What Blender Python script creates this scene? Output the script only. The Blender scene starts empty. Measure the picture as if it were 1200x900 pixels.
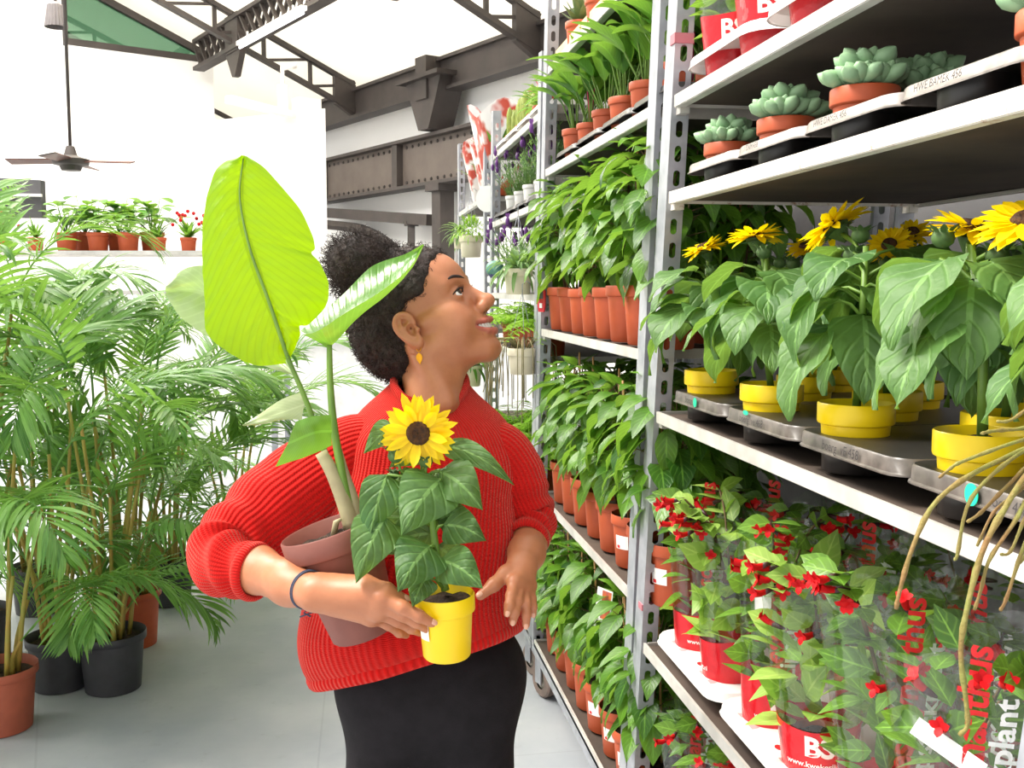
import bpy, bmesh, math, random
import numpy as np
from mathutils import Vector, Matrix, noise
PI = math.pi
sc = bpy.context.scene
COL = sc.collection
V = Vector
# ------------------------------------------------------------------ camera, sky, sun, exposure
YAW, PITCH, FOC, CH = math.radians(9.0), math.radians(5.33), 1200.0, 1.5
FH = V((math.sin(YAW), math.cos(YAW), 0)); RT = V((math.cos(YAW), -math.sin(YAW), 0))
FW = FH * math.cos(PITCH) - V((0, 0, math.sin(PITCH))); UP = FH * math.sin(PITCH) + V((0, 0, math.cos(PITCH)))
CAM = V((0, 0, CH))
cd = bpy.data.cameras.new('camera'); cam = bpy.data.objects.new('camera', cd); COL.objects.link(cam)
cam.location = CAM; cam.rotation_euler = (PI / 2 - PITCH, 0, -YAW)
cd.sensor_width = 36; cd.lens = 36.0 * FOC / 1200; cd.clip_start = 0.05; cd.clip_end = 200
sc.camera = cam
w = bpy.data.worlds.new('world'); sc.world = w; w.use_nodes = True
w.node_tree.nodes['Background'].inputs[0].default_value = (1.0, 0.985, 0.96, 1)
w.node_tree.nodes['Background'].inputs[1].default_value = 0.95
def add_sun(name, frm, power, angle, color):
    l = bpy.data.lights.new(name, 'SUN'); l.energy = power; l.angle = math.radians(angle); l.color = color
    o = bpy.data.objects.new(name, l); COL.objects.link(o)
    o.rotation_euler = V(frm).to_track_quat('Z', 'Y').to_euler(); return o
add_sun('sun', (-0.62, 0.10, 0.85), 5.0, 24, (1.0, 0.96, 0.88))
def add_area_light(name, loc, rz, sx, sy, power):
    l = bpy.data.lights.new(name, 'AREA'); l.shape = 'RECTANGLE'; l.size = sx; l.size_y = sy; l.energy = power; l.color = (1.0, 0.97, 0.92)
    o = bpy.data.objects.new(name, l); COL.objects.link(o); o.location = loc; o.rotation_euler = (0, 0, rz); return o
add_area_light('hall_fill_light', (-2.0, 9.2, 6.3), math.radians(25.7), 6.0, 6.0, 1300)   # area light added under the roof to brighten the far hall and its walls
sc.view_settings.view_transform = 'Standard'; sc.view_settings.look = 'None'
sc.view_settings.gamma = 1; sc.view_settings.use_curve_mapping = False
sc.view_settings.exposure = 0.75
sc.cycles.use_denoising = True
sc.cycles.transparent_max_bounces = 16
sc.cycles.max_bounces = 8

def at(u, v, d):
    u, v, d = float(u), float(v), float(d); return CAM + d * (FW + (u - 600) / FOC * RT + (450 - v) / FOC * UP)
def ray(u, v): return FW + (u - 600) / FOC * RT + (450 - v) / FOC * UP
def on_x(u, v, x): r = ray(u, v); return CAM + r * (x / r.x)
def on_z(u, v, z): r = ray(u, v); return CAM + r * ((z - CH) / r.z)

# ------------------------------------------------------------------ materials
def lin(r, g, b):
    f = lambda c: (c / 255 / 12.92) if c / 255 <= 0.04045 else ((c / 255 + 0.055) / 1.055) ** 2.4
    return (f(r), f(g), f(b), 1)
class NT:
    def __init__(s, name):
        s.m = bpy.data.materials.new(name); s.m.use_nodes = True; s.t = s.m.node_tree; s.t.nodes.clear()
        s.out = s.n('ShaderNodeOutputMaterial')
    def n(s, typ, **kw):
        x = s.t.nodes.new(typ)
        for k, v in kw.items(): setattr(x, k, v)
        return x
    def l(s, a, b): s.t.links.new(a, b)
    def math(s, op, a, b=None, c=None):
        x = s.n('ShaderNodeMath', operation=op)
        for i, q in enumerate((a, b, c)):
            if q is None: continue
            if isinstance(q, (int, float)): x.inputs[i].default_value = q
            else: s.l(q, x.inputs[i])
        return x.outputs[0]
    def mix(s, f, a, b):
        x = s.n('ShaderNodeMix', data_type='RGBA')
        for i, q in ((0, f), (6, a), (7, b)):
            if isinstance(q, (int, float, tuple)): x.inputs[i].default_value = q
            else: s.l(q, x.inputs[i])
        return x.outputs[2]
    def noise(s, scale, detail=3, rough=0.6, vec=None):
        x = s.n('ShaderNodeTexNoise'); x.inputs['Scale'].default_value = scale; x.inputs['Detail'].default_value = detail
        x.inputs['Roughness'].default_value = rough
        if vec is None: vec = s.n('ShaderNodeTexCoord').outputs['Object']
        s.l(vec, x.inputs['Vector']); return x.outputs['Fac']
    def ramp(s, f, lo, hi):
        x = s.n('ShaderNodeMapRange'); s.l(f, x.inputs[0]); x.inputs[1].default_value = lo; x.inputs[2].default_value = hi
        return x.outputs[0]
    def bump(s, h, strength, dist=0.01):
        x = s.n('ShaderNodeBump'); x.inputs['Strength'].default_value = strength; x.inputs['Distance'].default_value = dist
        s.l(h, x.inputs['Height']); return x.outputs[0]
def setp(p, **kw):
    for k, v in kw.items(): p.inputs[k].default_value = v
def mat(name, c, rough=0.6, c2=None, scale=8, metal=0, bump=0, bscale=60, spec=0.5, lo=0.35, hi=0.7, trans=0, sheen=0):
    t = NT(name); p = t.n('ShaderNodeBsdfPrincipled')
    p.inputs['Roughness'].default_value = rough; p.inputs['Metallic'].default_value = metal
    p.inputs['Specular IOR Level'].default_value = spec
    if sheen: p.inputs['Sheen Weight'].default_value = sheen
    c2 = c2 or tuple(min(1, x * 0.82) for x in c[:3]) + (1,)
    col = t.mix(t.ramp(t.noise(scale), lo, hi), c, c2); t.l(col, p.inputs['Base Color'])
    if bump: t.l(t.bump(t.noise(bscale, 4), bump), p.inputs['Normal'])
    if trans:
        tr = t.n('ShaderNodeBsdfTranslucent'); t.l(col, tr.inputs[0]); mx = t.n('ShaderNodeMixShader'); mx.inputs[0].default_value = trans
        t.l(p.outputs[0], mx.inputs[1]); t.l(tr.outputs[0], mx.inputs[2]); t.l(mx.outputs[0], t.out.inputs[0])
    else: t.l(p.outputs[0], t.out.inputs[0])
    return t.m
def leafmat(name, c1, c2, vein=None, trans=0.35, tcol=None, rough=0.42, nv=9, vstr=0.5, vslope=1.2, bump=0.25, spec=0.45, back=None):
    """leaf: colour varies leaf to leaf, midrib and side veins from the leaf's own UV (x across, y along)"""
    t = NT(name); p = t.n('ShaderNodeBsdfPrincipled'); p.inputs['Roughness'].default_value = rough
    p.inputs['Specular IOR Level'].default_value = spec
    g = t.n('ShaderNodeNewGeometry'); uv = t.n('ShaderNodeUVMap'); sx = t.n('ShaderNodeSeparateXYZ'); t.l(uv.outputs[0], sx.inputs[0])
    ax = t.math('ABSOLUTE', t.math('SUBTRACT', sx.outputs[0], 0.5))
    mid = t.math('LESS_THAN', ax, 0.035)
    ph = t.math('MULTIPLY', t.math('SUBTRACT', sx.outputs[1], t.math('MULTIPLY', ax, vslope * 0.5)), nv * 2 * PI)
    side = t.math('POWER', t.math('MULTIPLY_ADD', t.math('SINE', ph), 0.5, 0.5), 8)
    vn = t.math('MULTIPLY', t.math('MAXIMUM', mid, t.math('MULTIPLY', side, 0.45)), vstr)
    base = t.mix(g.outputs['Random Per Island'], c1, c2)
    base = t.mix(t.math('MULTIPLY', t.noise(30, 2), 0.35), base, tuple(x * 0.55 for x in c1[:3]) + (1,))
    col = t.mix(vn, base, vein or tuple(min(1, x * 1.9 + 0.03) for x in c2[:3]) + (1,))
    if back: col = t.mix(t.math('MULTIPLY', g.outputs['Backfacing'], 1.0), col, back)
    t.l(col, p.inputs['Base Color'])
    if bump: t.l(t.bump(t.math('ADD', t.math('MULTIPLY', side, -0.6), t.noise(50, 2)), bump, 0.004), p.inputs['Normal'])
    tr = t.n('ShaderNodeBsdfTranslucent')
    if tcol: t.l(t.mix(vn, tcol, tuple(x * 0.6 for x in tcol[:3]) + (1,)), tr.inputs[0])
    else: t.l(t.mix(0.5, col, (0.45, 0.75, 0.08, 1)), tr.inputs[0])
    mx = t.n('ShaderNodeMixShader'); mx.inputs[0].default_value = trans
    t.l(p.outputs[0], mx.inputs[1]); t.l(tr.outputs[0], mx.inputs[2]); t.l(mx.outputs[0], t.out.inputs[0])
    return t.m
M = {}
M['white_wall'] = mat('white_wall', (0.90, 0.89, 0.87, 1), 0.8, (0.86, 0.85, 0.83, 1), 0.7)
M['grey_wall'] = mat('grey_wall', lin(150, 148, 150), 0.8, lin(138, 136, 138), 0.9)
M['dark_panel'] = mat('dark_panel', lin(92, 90, 92), 0.7)
def floor_mat():
    t = NT('grey_painted_concrete'); p = t.n('ShaderNodeBsdfPrincipled'); p.inputs['Roughness'].default_value = 0.55
    a = t.ramp(t.noise(1.3, 5), 0.35, 0.7); col = t.mix(a, lin(150, 155, 163), lin(178, 180, 183))
    b = t.ramp(t.noise(11, 5, 0.7), 0.60, 0.75); col = t.mix(t.math('MULTIPLY', b, 0.35), col, lin(128, 126, 124))
    v = t.n('ShaderNodeTexVoronoi', feature='DISTANCE_TO_EDGE'); v.inputs['Scale'].default_value = 0.55
    t.l(t.n('ShaderNodeTexCoord').outputs['Object'], v.inputs['Vector'])
    crack = t.math('LESS_THAN', v.outputs['Distance'], 0.0015)
    col = t.mix(t.math('MULTIPLY', crack, 0.15), col, lin(95, 95, 98))
    t.l(col, p.inputs['Base Color']); t.l(t.bump(t.noise(40, 4), 0.05), p.inputs['Normal']); t.l(p.outputs[0], t.out.inputs[0]); return t.m
M['floor'] = floor_mat()
M['roof'] = mat('white_roof_sheet', (0.88, 0.85, 0.79, 1), 0.7, (0.84, 0.81, 0.74, 1), 0.5, trans=0.6)
M['dark_steel'] = mat('dark_steel', lin(70, 62, 58), 0.55, lin(56, 50, 47), 4)
M['girder_steel'] = mat('girder_steel', lin(104, 94, 86), 0.6, lin(92, 82, 75), 3)
M['galv'] = mat('galvanised_steel', lin(176, 178, 184), 0.45, lin(146, 149, 156), 14, metal=0.35, bump=0.03)
M['lip'] = mat('shelf_lip_steel', lin(205, 202, 196), 0.4, lin(176, 172, 165), 9, metal=0.15)
def rust_lip():
    t = NT('rusty_lip'); p = t.n('ShaderNodeBsdfPrincipled'); p.inputs['Roughness'].default_value = 0.45
    a = t.ramp(t.noise(17, 6, 0.8), 0.57, 0.66); col = t.mix(a, lin(214, 208, 198), lin(150, 92, 52)); t.l(col, p.inputs['Base Color'])
    t.l(p.outputs[0], t.out.inputs[0]); return t.m
M['rust_lip'] = rust_lip()
M['board'] = mat('dark_shelf_board', lin(84, 70, 60), 0.75, lin(62, 52, 46), 6)
M['rubber'] = mat('grey_rubber', lin(138, 118, 108), 0.8, lin(112, 100, 92), 20)
M['wheel_hub'] = mat('wheel_hub', lin(124, 116, 102), 0.7, lin(180, 172, 160), 40)
M['terracotta'] = mat('terracotta_plastic', lin(188, 84, 44), 0.55, lin(172, 74, 38), 12)
M['terracotta_dull'] = mat('terracotta_dull', lin(172, 88, 62), 0.6, lin(150, 76, 54), 9)
M['mauve_pot'] = mat('mauve_brown_pot', lin(136, 80, 68), 0.6, lin(118, 68, 58), 9, bump=0.05)
M['yellow'] = mat('yellow_plastic', lin(248, 214, 8), 0.4, lin(240, 200, 4), 5)
M['black_plastic'] = mat('black_plastic', lin(46, 43, 42), 0.38, lin(34, 32, 31), 10)
M['black_pot'] = mat('dark_grey_pot', lin(58, 58, 62), 0.5, lin(44, 44, 48), 10)
M['tray_lip'] = mat('scuffed_tray_lip', lin(74, 68, 64), 0.35, lin(112, 104, 98), 30)
M['tray_lip_pale'] = mat('pale_scuffed_tray_lip', lin(150, 142, 136), 0.4, lin(92, 86, 80), 22)
M['white_plastic'] = mat('white_plastic', lin(246, 243, 240), 0.35, lin(238, 234, 230), 5, trans=0.15)
M['cream_pot'] = mat('cream_plastic', lin(236, 226, 202), 0.5, lin(222, 210, 184), 12)
M['soil'] = mat('soil', lin(74, 54, 40), 0.95, lin(38, 28, 22), 55, bump=0.9, bscale=120)
M['wood'] = mat('pale_crate_wood', lin(232, 204, 158), 0.7, lin(214, 182, 134), 9)
M['cane'] = mat('bamboo_cane', lin(196, 156, 96), 0.6, lin(170, 128, 74), 30)
M['stem'] = mat('green_stem', lin(108, 142, 52), 0.5, lin(86, 118, 40), 20)
M['woody'] = mat('woody_stem', lin(112, 92, 60), 0.8, lin(84, 68, 46), 30)
M['palm_cane'] = mat('yellow_green_cane', lin(150, 150, 62), 0.5, lin(176, 140, 66), 9)
M['paper'] = mat('white_paper', lin(245, 244, 240), 0.6, lin(236, 235, 232), 6)
M['ink'] = mat('ink', lin(52, 48, 50), 0.7)
M['white_ink'] = mat('white_ink', lin(248, 248, 246), 0.5)
M['red_ink'] = mat('red_ink', lin(222, 30, 34), 0.4)
M['teal'] = mat('teal_sticker', lin(30, 214, 160), 0.5)
M['red_tape'] = mat('faded_red_tape', lin(186, 112, 122), 0.5)
M['red_film'] = mat('red_film', lin(222, 28, 40), 0.22, lin(198, 18, 30), 20, bump=0.35, bscale=22, trans=0.12)
M['ficus'] = leafmat('ficus_leaf', lin(28, 76, 24), lin(104, 152, 40), trans=0.34, nv=8, vstr=0.35, rough=0.36, bump=0.2)
M['ficus_dark'] = leafmat('ficus_leaf_dark', lin(40, 92, 34), lin(86, 142, 44), trans=0.3, nv=8, vstr=0.3, rough=0.38, bump=0.2)
M['sun_leaf'] = leafmat('sunflower_leaf', lin(54, 98, 46), lin(104, 140, 72), trans=0.30, nv=5, vstr=0.5, vslope=1.6, bump=0.6, rough=0.5)
M['palm'] = leafmat('palm_leaflet', lin(46, 104, 34), lin(138, 186, 96), trans=0.35, nv=1, vstr=0.25, rough=0.40, bump=0.1)
M['lily'] = leafmat('lily_leaf', lin(36, 94, 26), lin(88, 146, 42), trans=0.35, nv=10, vstr=0.3, rough=0.35, bump=0.2)
M['fern'] = leafmat('fern_leaf', lin(126, 180, 44), lin(168, 212, 66), trans=0.4, nv=3, vstr=0.2, bump=0.1)
M['lav_leaf'] = leafmat('lavender_leaf', lin(96, 136, 84), lin(140, 172, 108), trans=0.3, nv=1, vstr=0.1, bump=0)
M['lip_leaf_pale'] = leafmat('lipstick_leaf_pale', lin(120, 160, 60), lin(176, 206, 104), trans=0.4, nv=4, vstr=0.3, rough=0.35, bump=0.1)
M['lip_leaf'] = leafmat('lipstick_leaf', lin(30, 74, 26), lin(130, 176, 60), trans=0.32, nv=4, vstr=0.35, rough=0.35, bump=0.1)
M['succ'] = mat('succulent_leaf', lin(150, 184, 140), 0.5, lin(128, 164, 124), 30)
M['agave'] = mat('agave_leaf', lin(96, 120, 66), 0.5, lin(120, 130, 78), 25)
M['petal'] = leafmat('sunflower_petal', lin(255, 212, 0), lin(255, 232, 8), vein=lin(246, 190, 0), trans=0.4, tcol=lin(255, 230, 10), nv=1, vstr=0.25, bump=0.1)
M['disc'] = mat('sunflower_disc', lin(52, 30, 14), 0.9, lin(92, 56, 16), 160, bump=0.8, bscale=200)
M['bud'] = mat('green_bud', lin(74, 104, 46), 0.7, lin(50, 74, 34), 60)
M['pink'] = mat('pink_spathe', lin(226, 88, 130), 0.5, lin(206, 66, 110), 12, trans=0.3)
M['purple'] = mat('lavender_flower', lin(112, 58, 132), 0.7, lin(84, 42, 108), 60)
M['red_flower'] = mat('red_flower', lin(206, 20, 26), 0.5, lin(170, 12, 18), 30, trans=0.15, spec=.2)
M['calyx'] = mat('dark_calyx', lin(66, 24, 34), 0.5, lin(44, 14, 22), 30)
M['twig'] = mat('cactus_twig', lin(128, 96, 52), 0.7, lin(122, 128, 58), 22, bump=.4, bscale=150)
M['big_leaf'] = leafmat('banana_leaf', lin(118, 170, 0), lin(128, 178, 4), vein=lin(64, 112, 4), trans=0.55, tcol=lin(190, 226, 0), nv=26, vstr=0.42, vslope=0.55, rough=0.4, bump=0.15)
M['strel_leaf'] = leafmat('strelitzia_leaf', lin(78, 136, 36), lin(92, 150, 40), trans=0.35, nv=22, vstr=0.35, vslope=0.5, rough=0.26, bump=0.15, spec=0.7)
M['strel_pale'] = leafmat('strelitzia_pale', lin(150, 176, 120), lin(176, 194, 146), trans=0.3, nv=12, vstr=0.2, rough=0.25, bump=0.1, spec=0.8)
M['sheath'] = mat('grey_brown_sheath', lin(168, 160, 120), 0.6, lin(138, 124, 96), 14)
M['counter'] = mat('white_counter', (0.9, 0.89, 0.87, 1), 0.6)
def film_mat():
    t = NT('clear_film'); tr = t.n('ShaderNodeBsdfTransparent'); tr.inputs[0].default_value = (0.95, 0.965, 0.955, 1)
    gl = t.n('ShaderNodeBsdfGlossy'); gl.inputs['Roughness'].default_value = 0.12
    lw = t.n('ShaderNodeLayerWeight'); lw.inputs[0].default_value = 0.25
    t.l(t.bump(t.noise(9, 3), 0.5, 0.02), gl.inputs['Normal'])
    df = t.n('ShaderNodeBsdfDiffuse'); df.inputs[0].default_value = (0.8, 0.85, 0.84, 1)
    m1 = t.n('ShaderNodeMixShader'); m2 = t.n('ShaderNodeMixShader'); m1.inputs[0].default_value = 0.012
    t.l(tr.outputs[0], m1.inputs[1]); t.l(df.outputs[0], m1.inputs[2])
    t.l(t.math('MULTIPLY_ADD', lw.outputs['Facing'], 0.28, 0.045), m2.inputs[0]); t.l(m1.outputs[0], m2.inputs[1]); t.l(gl.outputs[0], m2.inputs[2])
    t.l(m2.outputs[0], t.out.inputs[0]); return t.m
M['film'] = film_mat()
def glass_green():
    t = NT('green_glass'); tr = t.n('ShaderNodeBsdfTransparent'); tr.inputs[0].default_value = (0.32, 0.50, 0.40, 1)
    gl = t.n('ShaderNodeBsdfGlossy'); gl.inputs['Roughness'].default_value = 0.02; gl.inputs[0].default_value = (0.6, 0.8, 0.7, 1)
    m = t.n('ShaderNodeMixShader'); m.inputs[0].default_value = 0.12; t.l(tr.outputs[0], m.inputs[1]); t.l(gl.outputs[0], m.inputs[2])
    t.l(m.outputs[0], t.out.inputs[0]); return t.m
M['green_glass'] = glass_green()

# ------------------------------------------------------------------ mesh helpers
def frame_of(d):
    d = d.normalized(); a = V((0, 0, 1)) if abs(d.z) < 0.95 else V((1, 0, 0))
    x = a.cross(d).normalized(); return x, d.cross(x).normalized()
class MB:
    def __init__(s): s.v = []; s.f = []; s.uv = []
    def face(s, idx, uv=None): s.f.append(tuple(idx)); s.uv.append(uv)
    def box(s, c, size, mtx=None):
        n = len(s.v); c = V(c)
        for k in range(8):
            p = V(((k & 1) - .5, ((k >> 1) & 1) - .5, ((k >> 2) & 1) - .5)); p = V((p.x * size[0], p.y * size[1], p.z * size[2]))
            s.v.append((mtx @ p if mtx is not None else p) + c)
        for q in ((0, 2, 3, 1), (4, 5, 7, 6), (0, 1, 5, 4), (2, 6, 7, 3), (0, 4, 6, 2), (1, 3, 7, 5)): s.face([n + i for i in q])
    def bar(s, a, b, w, h, up=V((0, 0, 1))):
        a = V(a); b = V(b); d = (b - a); L = d.length; d.normalize(); x = d.cross(up)
        if x.length < 1e-4: x = V((1, 0, 0))
        x.normalize(); z = x.cross(d); m = Matrix((x, d, z)).transposed(); s.box((a + b) / 2, (w, L, h), m)
    def tube(s, pts, rad, n=8, cap=True, uvs=None):
        pts = [V(p) for p in pts]; N = len(pts); base = len(s.v)
        if isinstance(rad, (int, float)): rad = [rad] * N
        x = None
        for i in range(N):
            d = (pts[min(i + 1, N - 1)] - pts[max(i - 1, 0)])
            d = d.normalized() if d.length > 1e-9 else V((0, 0, 1))
            if x is None: x, y = frame_of(d)
            else:
                x = (x - d * x.dot(d)); x = x.normalized() if x.length > 1e-6 else frame_of(d)[0]
                y = d.cross(x)
            for k in range(n):
                a = 2 * PI * k / n; s.v.append(pts[i] + (x * math.cos(a) + y * math.sin(a)) * rad[i])
        for i in range(N - 1):
            for k in range(n):
                k2 = (k + 1) % n
                s.face((base + i * n + k, base + i * n + k2, base + (i + 1) * n + k2, base + (i + 1) * n + k),
                       ((k / n, i / (N - 1)), ((k + 1) / n, i / (N - 1)), ((k + 1) / n, (i + 1) / (N - 1)), (k / n, (i + 1) / (N - 1))))
        if cap:
            s.face([base + k for k in range(n)][::-1]); s.face([base + (N - 1) * n + k for k in range(n)])
    def lathe(s, prof, n=24, c=(0, 0, 0), mtx=None, cap0=False, cap1=False):
        base = len(s.v); c = V(c)
        for r, z in prof:
            for k in range(n):
                a = 2 * PI * k / n; p = V((r * math.cos(a), r * math.sin(a), z)); s.v.append((mtx @ p if mtx is not None else p) + c)
        for i in range(len(prof) - 1):
            for k in range(n):
                k2 = (k + 1) % n; s.face((base + i * n + k, base + i * n + k2, base + (i + 1) * n + k2, base + (i + 1) * n + k))
        if cap0: s.face([base + k for k in range(n)][::-1])
        if cap1: s.face([base + (len(prof) - 1) * n + k for k in range(n)])
    def grid(s, rows, closed=False, uvf=None):
        """rows: list of equal-length point lists"""
        base = len(s.v); R = len(rows); C_ = len(rows[0])
        for r in rows: s.v.extend(V(p) for p in r)
        for i in range(R - 1):
            for j in range(C_ if closed else C_ - 1):
                j2 = (j + 1) % C_
                q = (base + i * C_ + j, base + i * C_ + j2, base + (i + 1) * C_ + j2, base + (i + 1) * C_ + j)
                if uvf: u = (uvf(i, j), uvf(i, j + 1), uvf(i + 1, j + 1), uvf(i + 1, j))
                else: u = ((j / (C_ - 1), i / (R - 1)), ((j + 1) / (C_ - 1), i / (R - 1)), ((j + 1) / (C_ - 1), (i + 1) / (R - 1)), (j / (C_ - 1), (i + 1) / (R - 1)))
                s.face(q, u)
    def ball(s, c, r, n=10, m=6, mtx=None):
        rx = r if isinstance(r, (tuple, list)) else (r, r, r); rows = []
        for i in range(m + 1):
            a = PI * i / m; row = []
            for k in range(n):
                b = 2 * PI * k / n; p = V((rx[0] * math.sin(a) * math.cos(b), rx[1] * math.sin(a) * math.sin(b), -rx[2] * math.cos(a)))
                row.append((mtx @ p if mtx is not None else p) + V(c))
            rows.append(row)
        s.grid(rows, closed=True)
    def poly_prism(s, pts, ext):
        """closed outline pts (3D, planar) swept by vector ext"""
        n = len(pts); b = len(s.v); e = V(ext); s.v.extend(V(p) for p in pts); s.v.extend(V(p) + e for p in pts)
        s.face([b + i for i in range(n)][::-1]); s.face([b + n + i for i in range(n)])
        for i in range(n): j = (i + 1) % n; s.face((b + i, b + j, b + n + j, b + n + i))
    def plate(s, outer, holes, t, fn):
        """flat plate with holes, 2-D outlines; fn(x, y, z) maps to 3-D; thickness t along z from 0 to -t"""
        bm = bmesh.new(); loops = []
        for lp in [outer] + holes:
            vs = [bm.verts.new((x, y, 0)) for x, y in lp]; loops.append(vs)
            for i in range(len(vs)): bm.edges.new((vs[i], vs[(i + 1) % len(vs)]))
        bmesh.ops.triangle_fill(bm, use_beauty=True, edges=bm.edges[:], normal=(0, 0, 1))
        bm.verts.index_update(); n = len(bm.verts); b = len(s.v)
        for z in (0, -t): s.v.extend(V(fn(q.co.x, q.co.y, z)) for q in bm.verts)
        for f in bm.faces:
            ix = [q.index for q in f.verts]; s.face([b + i for i in ix]); s.face([b + n + i for i in ix][::-1])
        for vs in loops:
            for i in range(len(vs)):
                a, c = vs[i].index, vs[(i + 1) % len(vs)].index; s.face((b + a, b + n + a, b + n + c, b + c))
        bm.free()
    def add(s, verts, faces):
        b = len(s.v); s.v.extend(V(p) for p in verts)
        for f in faces: s.face([b + i for i in f])
    def mesh(s, name, m, smooth=True):
        me = bpy.data.meshes.new(name); me.from_pydata([tuple(p) for p in s.v], [], s.f)
        if any(u is not None for u in s.uv):
            uvl = me.uv_layers.new(name='UVMap'); flat = []
            for f, u in zip(s.f, s.uv):
                for k in range(len(f)): flat.extend(u[k] if u else (0.5, 0.5))
            uvl.data.foreach_set('uv', flat)
        if smooth: me.polygons.foreach_set('use_smooth', [True] * len(me.polygons))
        if m is not None: me.materials.append(m)
        me.update(); return me
    def build(s, name, m, parent=None, smooth=True, sharp=None):
        me = s.mesh(name, m, smooth)
        if smooth and sharp: me.set_sharp_from_angle(angle=math.radians(sharp))
        return link(name, me, parent)
def link(name, me, parent=None):
    o = bpy.data.objects.new(name, me); COL.objects.link(o)
    if parent: o.parent = parent
    return o
def tag(o, label=None, cat=None, group=None, kind=None):
    if label: o['label'] = label
    if cat: o['category'] = cat
    if group: o['group'] = group
    if kind: o['kind'] = kind
    return o
def thing(name, label, cat, loc=(0, 0, 0), rz=0, group=None):
    o = bpy.data.objects.new(name, None); COL.objects.link(o); o.location = loc; o.rotation_euler = (0, 0, rz); o.empty_display_size = 0.05
    return tag(o, label, cat, group)
def dup(root, loc, rz, label, group=None, scale=1.0):
    r = root.copy(); COL.objects.link(r); r.location = loc; r.rotation_euler = (0, 0, rz); r.scale = (scale,) * 3; r['label'] = label
    if group: r['group'] = group
    for ch in list(root.children):
        c = ch.copy(); COL.objects.link(c); c.parent = r
        for g in list(ch.children):
            d = g.copy(); COL.objects.link(d); d.parent = c
    return r
def struct(o): o['kind'] = 'structure'; return o
ORD = ['first', 'second', 'third', 'fourth', 'fifth', 'sixth', 'seventh', 'eighth', 'ninth', 'tenth', 'eleventh', 'twelfth']
rnd = random.Random(7)
def U(a, b): return rnd.uniform(a, b)
def rot_vec(az, el): return V((math.cos(az) * math.cos(el), math.sin(az) * math.cos(el), math.sin(el)))
def interp_path(pts, n):
    """Catmull-Rom through pts (any dimension tuples) -> n samples"""
    P_ = [np.array(p, float) for p in pts]; P_ = [2 * P_[0] - P_[1]] + P_ + [2 * P_[-1] - P_[-2]]; out = []
    segs = len(P_) - 3
    for i in range(n):
        t = i / (n - 1) * segs; k = min(int(t), segs - 1); f = t - k; a, b, c, d = P_[k:k + 4]
        out.append(0.5 * ((2 * b) + (c - a) * f + (2 * a - 5 * b + 4 * c - d) * f * f + (3 * b - a - 3 * c + d) * f ** 3))
    return out
SHAPES = {
    'ovate': ([0, .05, .15, .3, .45, .6, .75, .88, 1], [.04, .30, .70, .98, 1.0, .82, .52, .22, 0]),
    'heart': ([0, .04, .12, .25, .4, .6, .8, .92, 1], [.05, .60, .92, 1.0, .95, .72, .38, .14, 0]),
    'lance': ([0, .1, .3, .5, .7, .85, 1], [.12, .55, .95, 1.0, .75, .42, 0]),
    'strap': ([0, .1, .3, .6, .85, 1], [.5, .8, 1, .9, .5, 0]),
    'petal': ([0, .2, .5, .75, .9, 1], [.35, .75, 1, .8, .42, 0]),
    'round': ([0, .08, .25, .5, .75, .92, 1], [.05, .5, .9, 1, .85, .45, 0.05]),
}
def leaf(mb, p, d, up, L, W, bend=0.6, fold=0.25, shape='ovate', ns=6, nw=1, wave=0.0, curl=0.0):
    d = V(d).normalized(); up = V(up); side = d.cross(up)
    if side.length < 1e-4: side = d.cross(V((1, 0.1, 0)))
    side.normalize(); n = side.cross(d); pos = V(p); xs, ws = SHAPES[shape]; rows = []; ph = rnd.random() * 6
    for i in range(ns + 1):
        t = i / ns; a = bend * t; di = d * math.cos(a) - n * math.sin(a); ni = n * math.cos(a) + d * math.sin(a)
        if i: pos = pos + di * (L / ns)
        wd = W * 0.5 * float(np.interp(t, xs, ws)); row = []
        for j in range(-nw, nw + 1):
            x = j / nw
            off = fold * wd * abs(x) - curl * wd * x * x + wave * W * math.sin(t * 11 + ph + x * 2) * abs(x)
            row.append(pos + side * (wd * x) + ni * off)
        rows.append(row)
    mb.grid(rows); return pos
_tc = {}
def text_geo(s, size, shear=0.0, offset=0.0):
    k = (s, size, shear, offset)
    if k in _tc: return _tc[k]
    cu = bpy.data.curves.new('t', 'FONT'); cu.body = s; cu.size = size; cu.shear = shear; cu.offset = offset; cu.resolution_u = 3; cu.fill_mode = 'FRONT'
    o = bpy.data.objects.new('t', cu); COL.objects.link(o); bpy.context.view_layer.update()
    me = bpy.data.meshes.new_from_object(o.evaluated_get(bpy.context.evaluated_depsgraph_get()))
    vs = [(q.co.x, q.co.y) for q in me.vertices]; fs = [tuple(p.vertices) for p in me.polygons]
    bpy.data.objects.remove(o); bpy.data.curves.remove(cu); bpy.data.meshes.remove(me); _tc[k] = (vs, fs); return vs, fs
def pot_mb(r, h, lip=0.018, taper=0.78, n=24, t=0.003, c=(0, 0, 0), mtx=None, step=0.94):
    """plant pot: base at z=0, rim band at the top, open, with an inside wall"""
    mb = MB(); rb = r * taper; rs = rb + (r * step - rb) * ((h - lip) / h)
    mb.lathe([(0.001, 0.004), (rb * 0.8, 0.004), (rb * .94, 0), (rb, 0.003), (rs, h - lip - 0.002), (r * 0.985, h - lip), (r, h - lip + 0.002), (r, h - 0.002), (r - t * .5, h),
              (r - t, h - 0.002), (rs - t, h - lip), ((rs + rb) / 2 - t, h * .5), (rb - t, 0.006), (0.001, 0.006)], n, c, mtx)
    return mb
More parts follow.
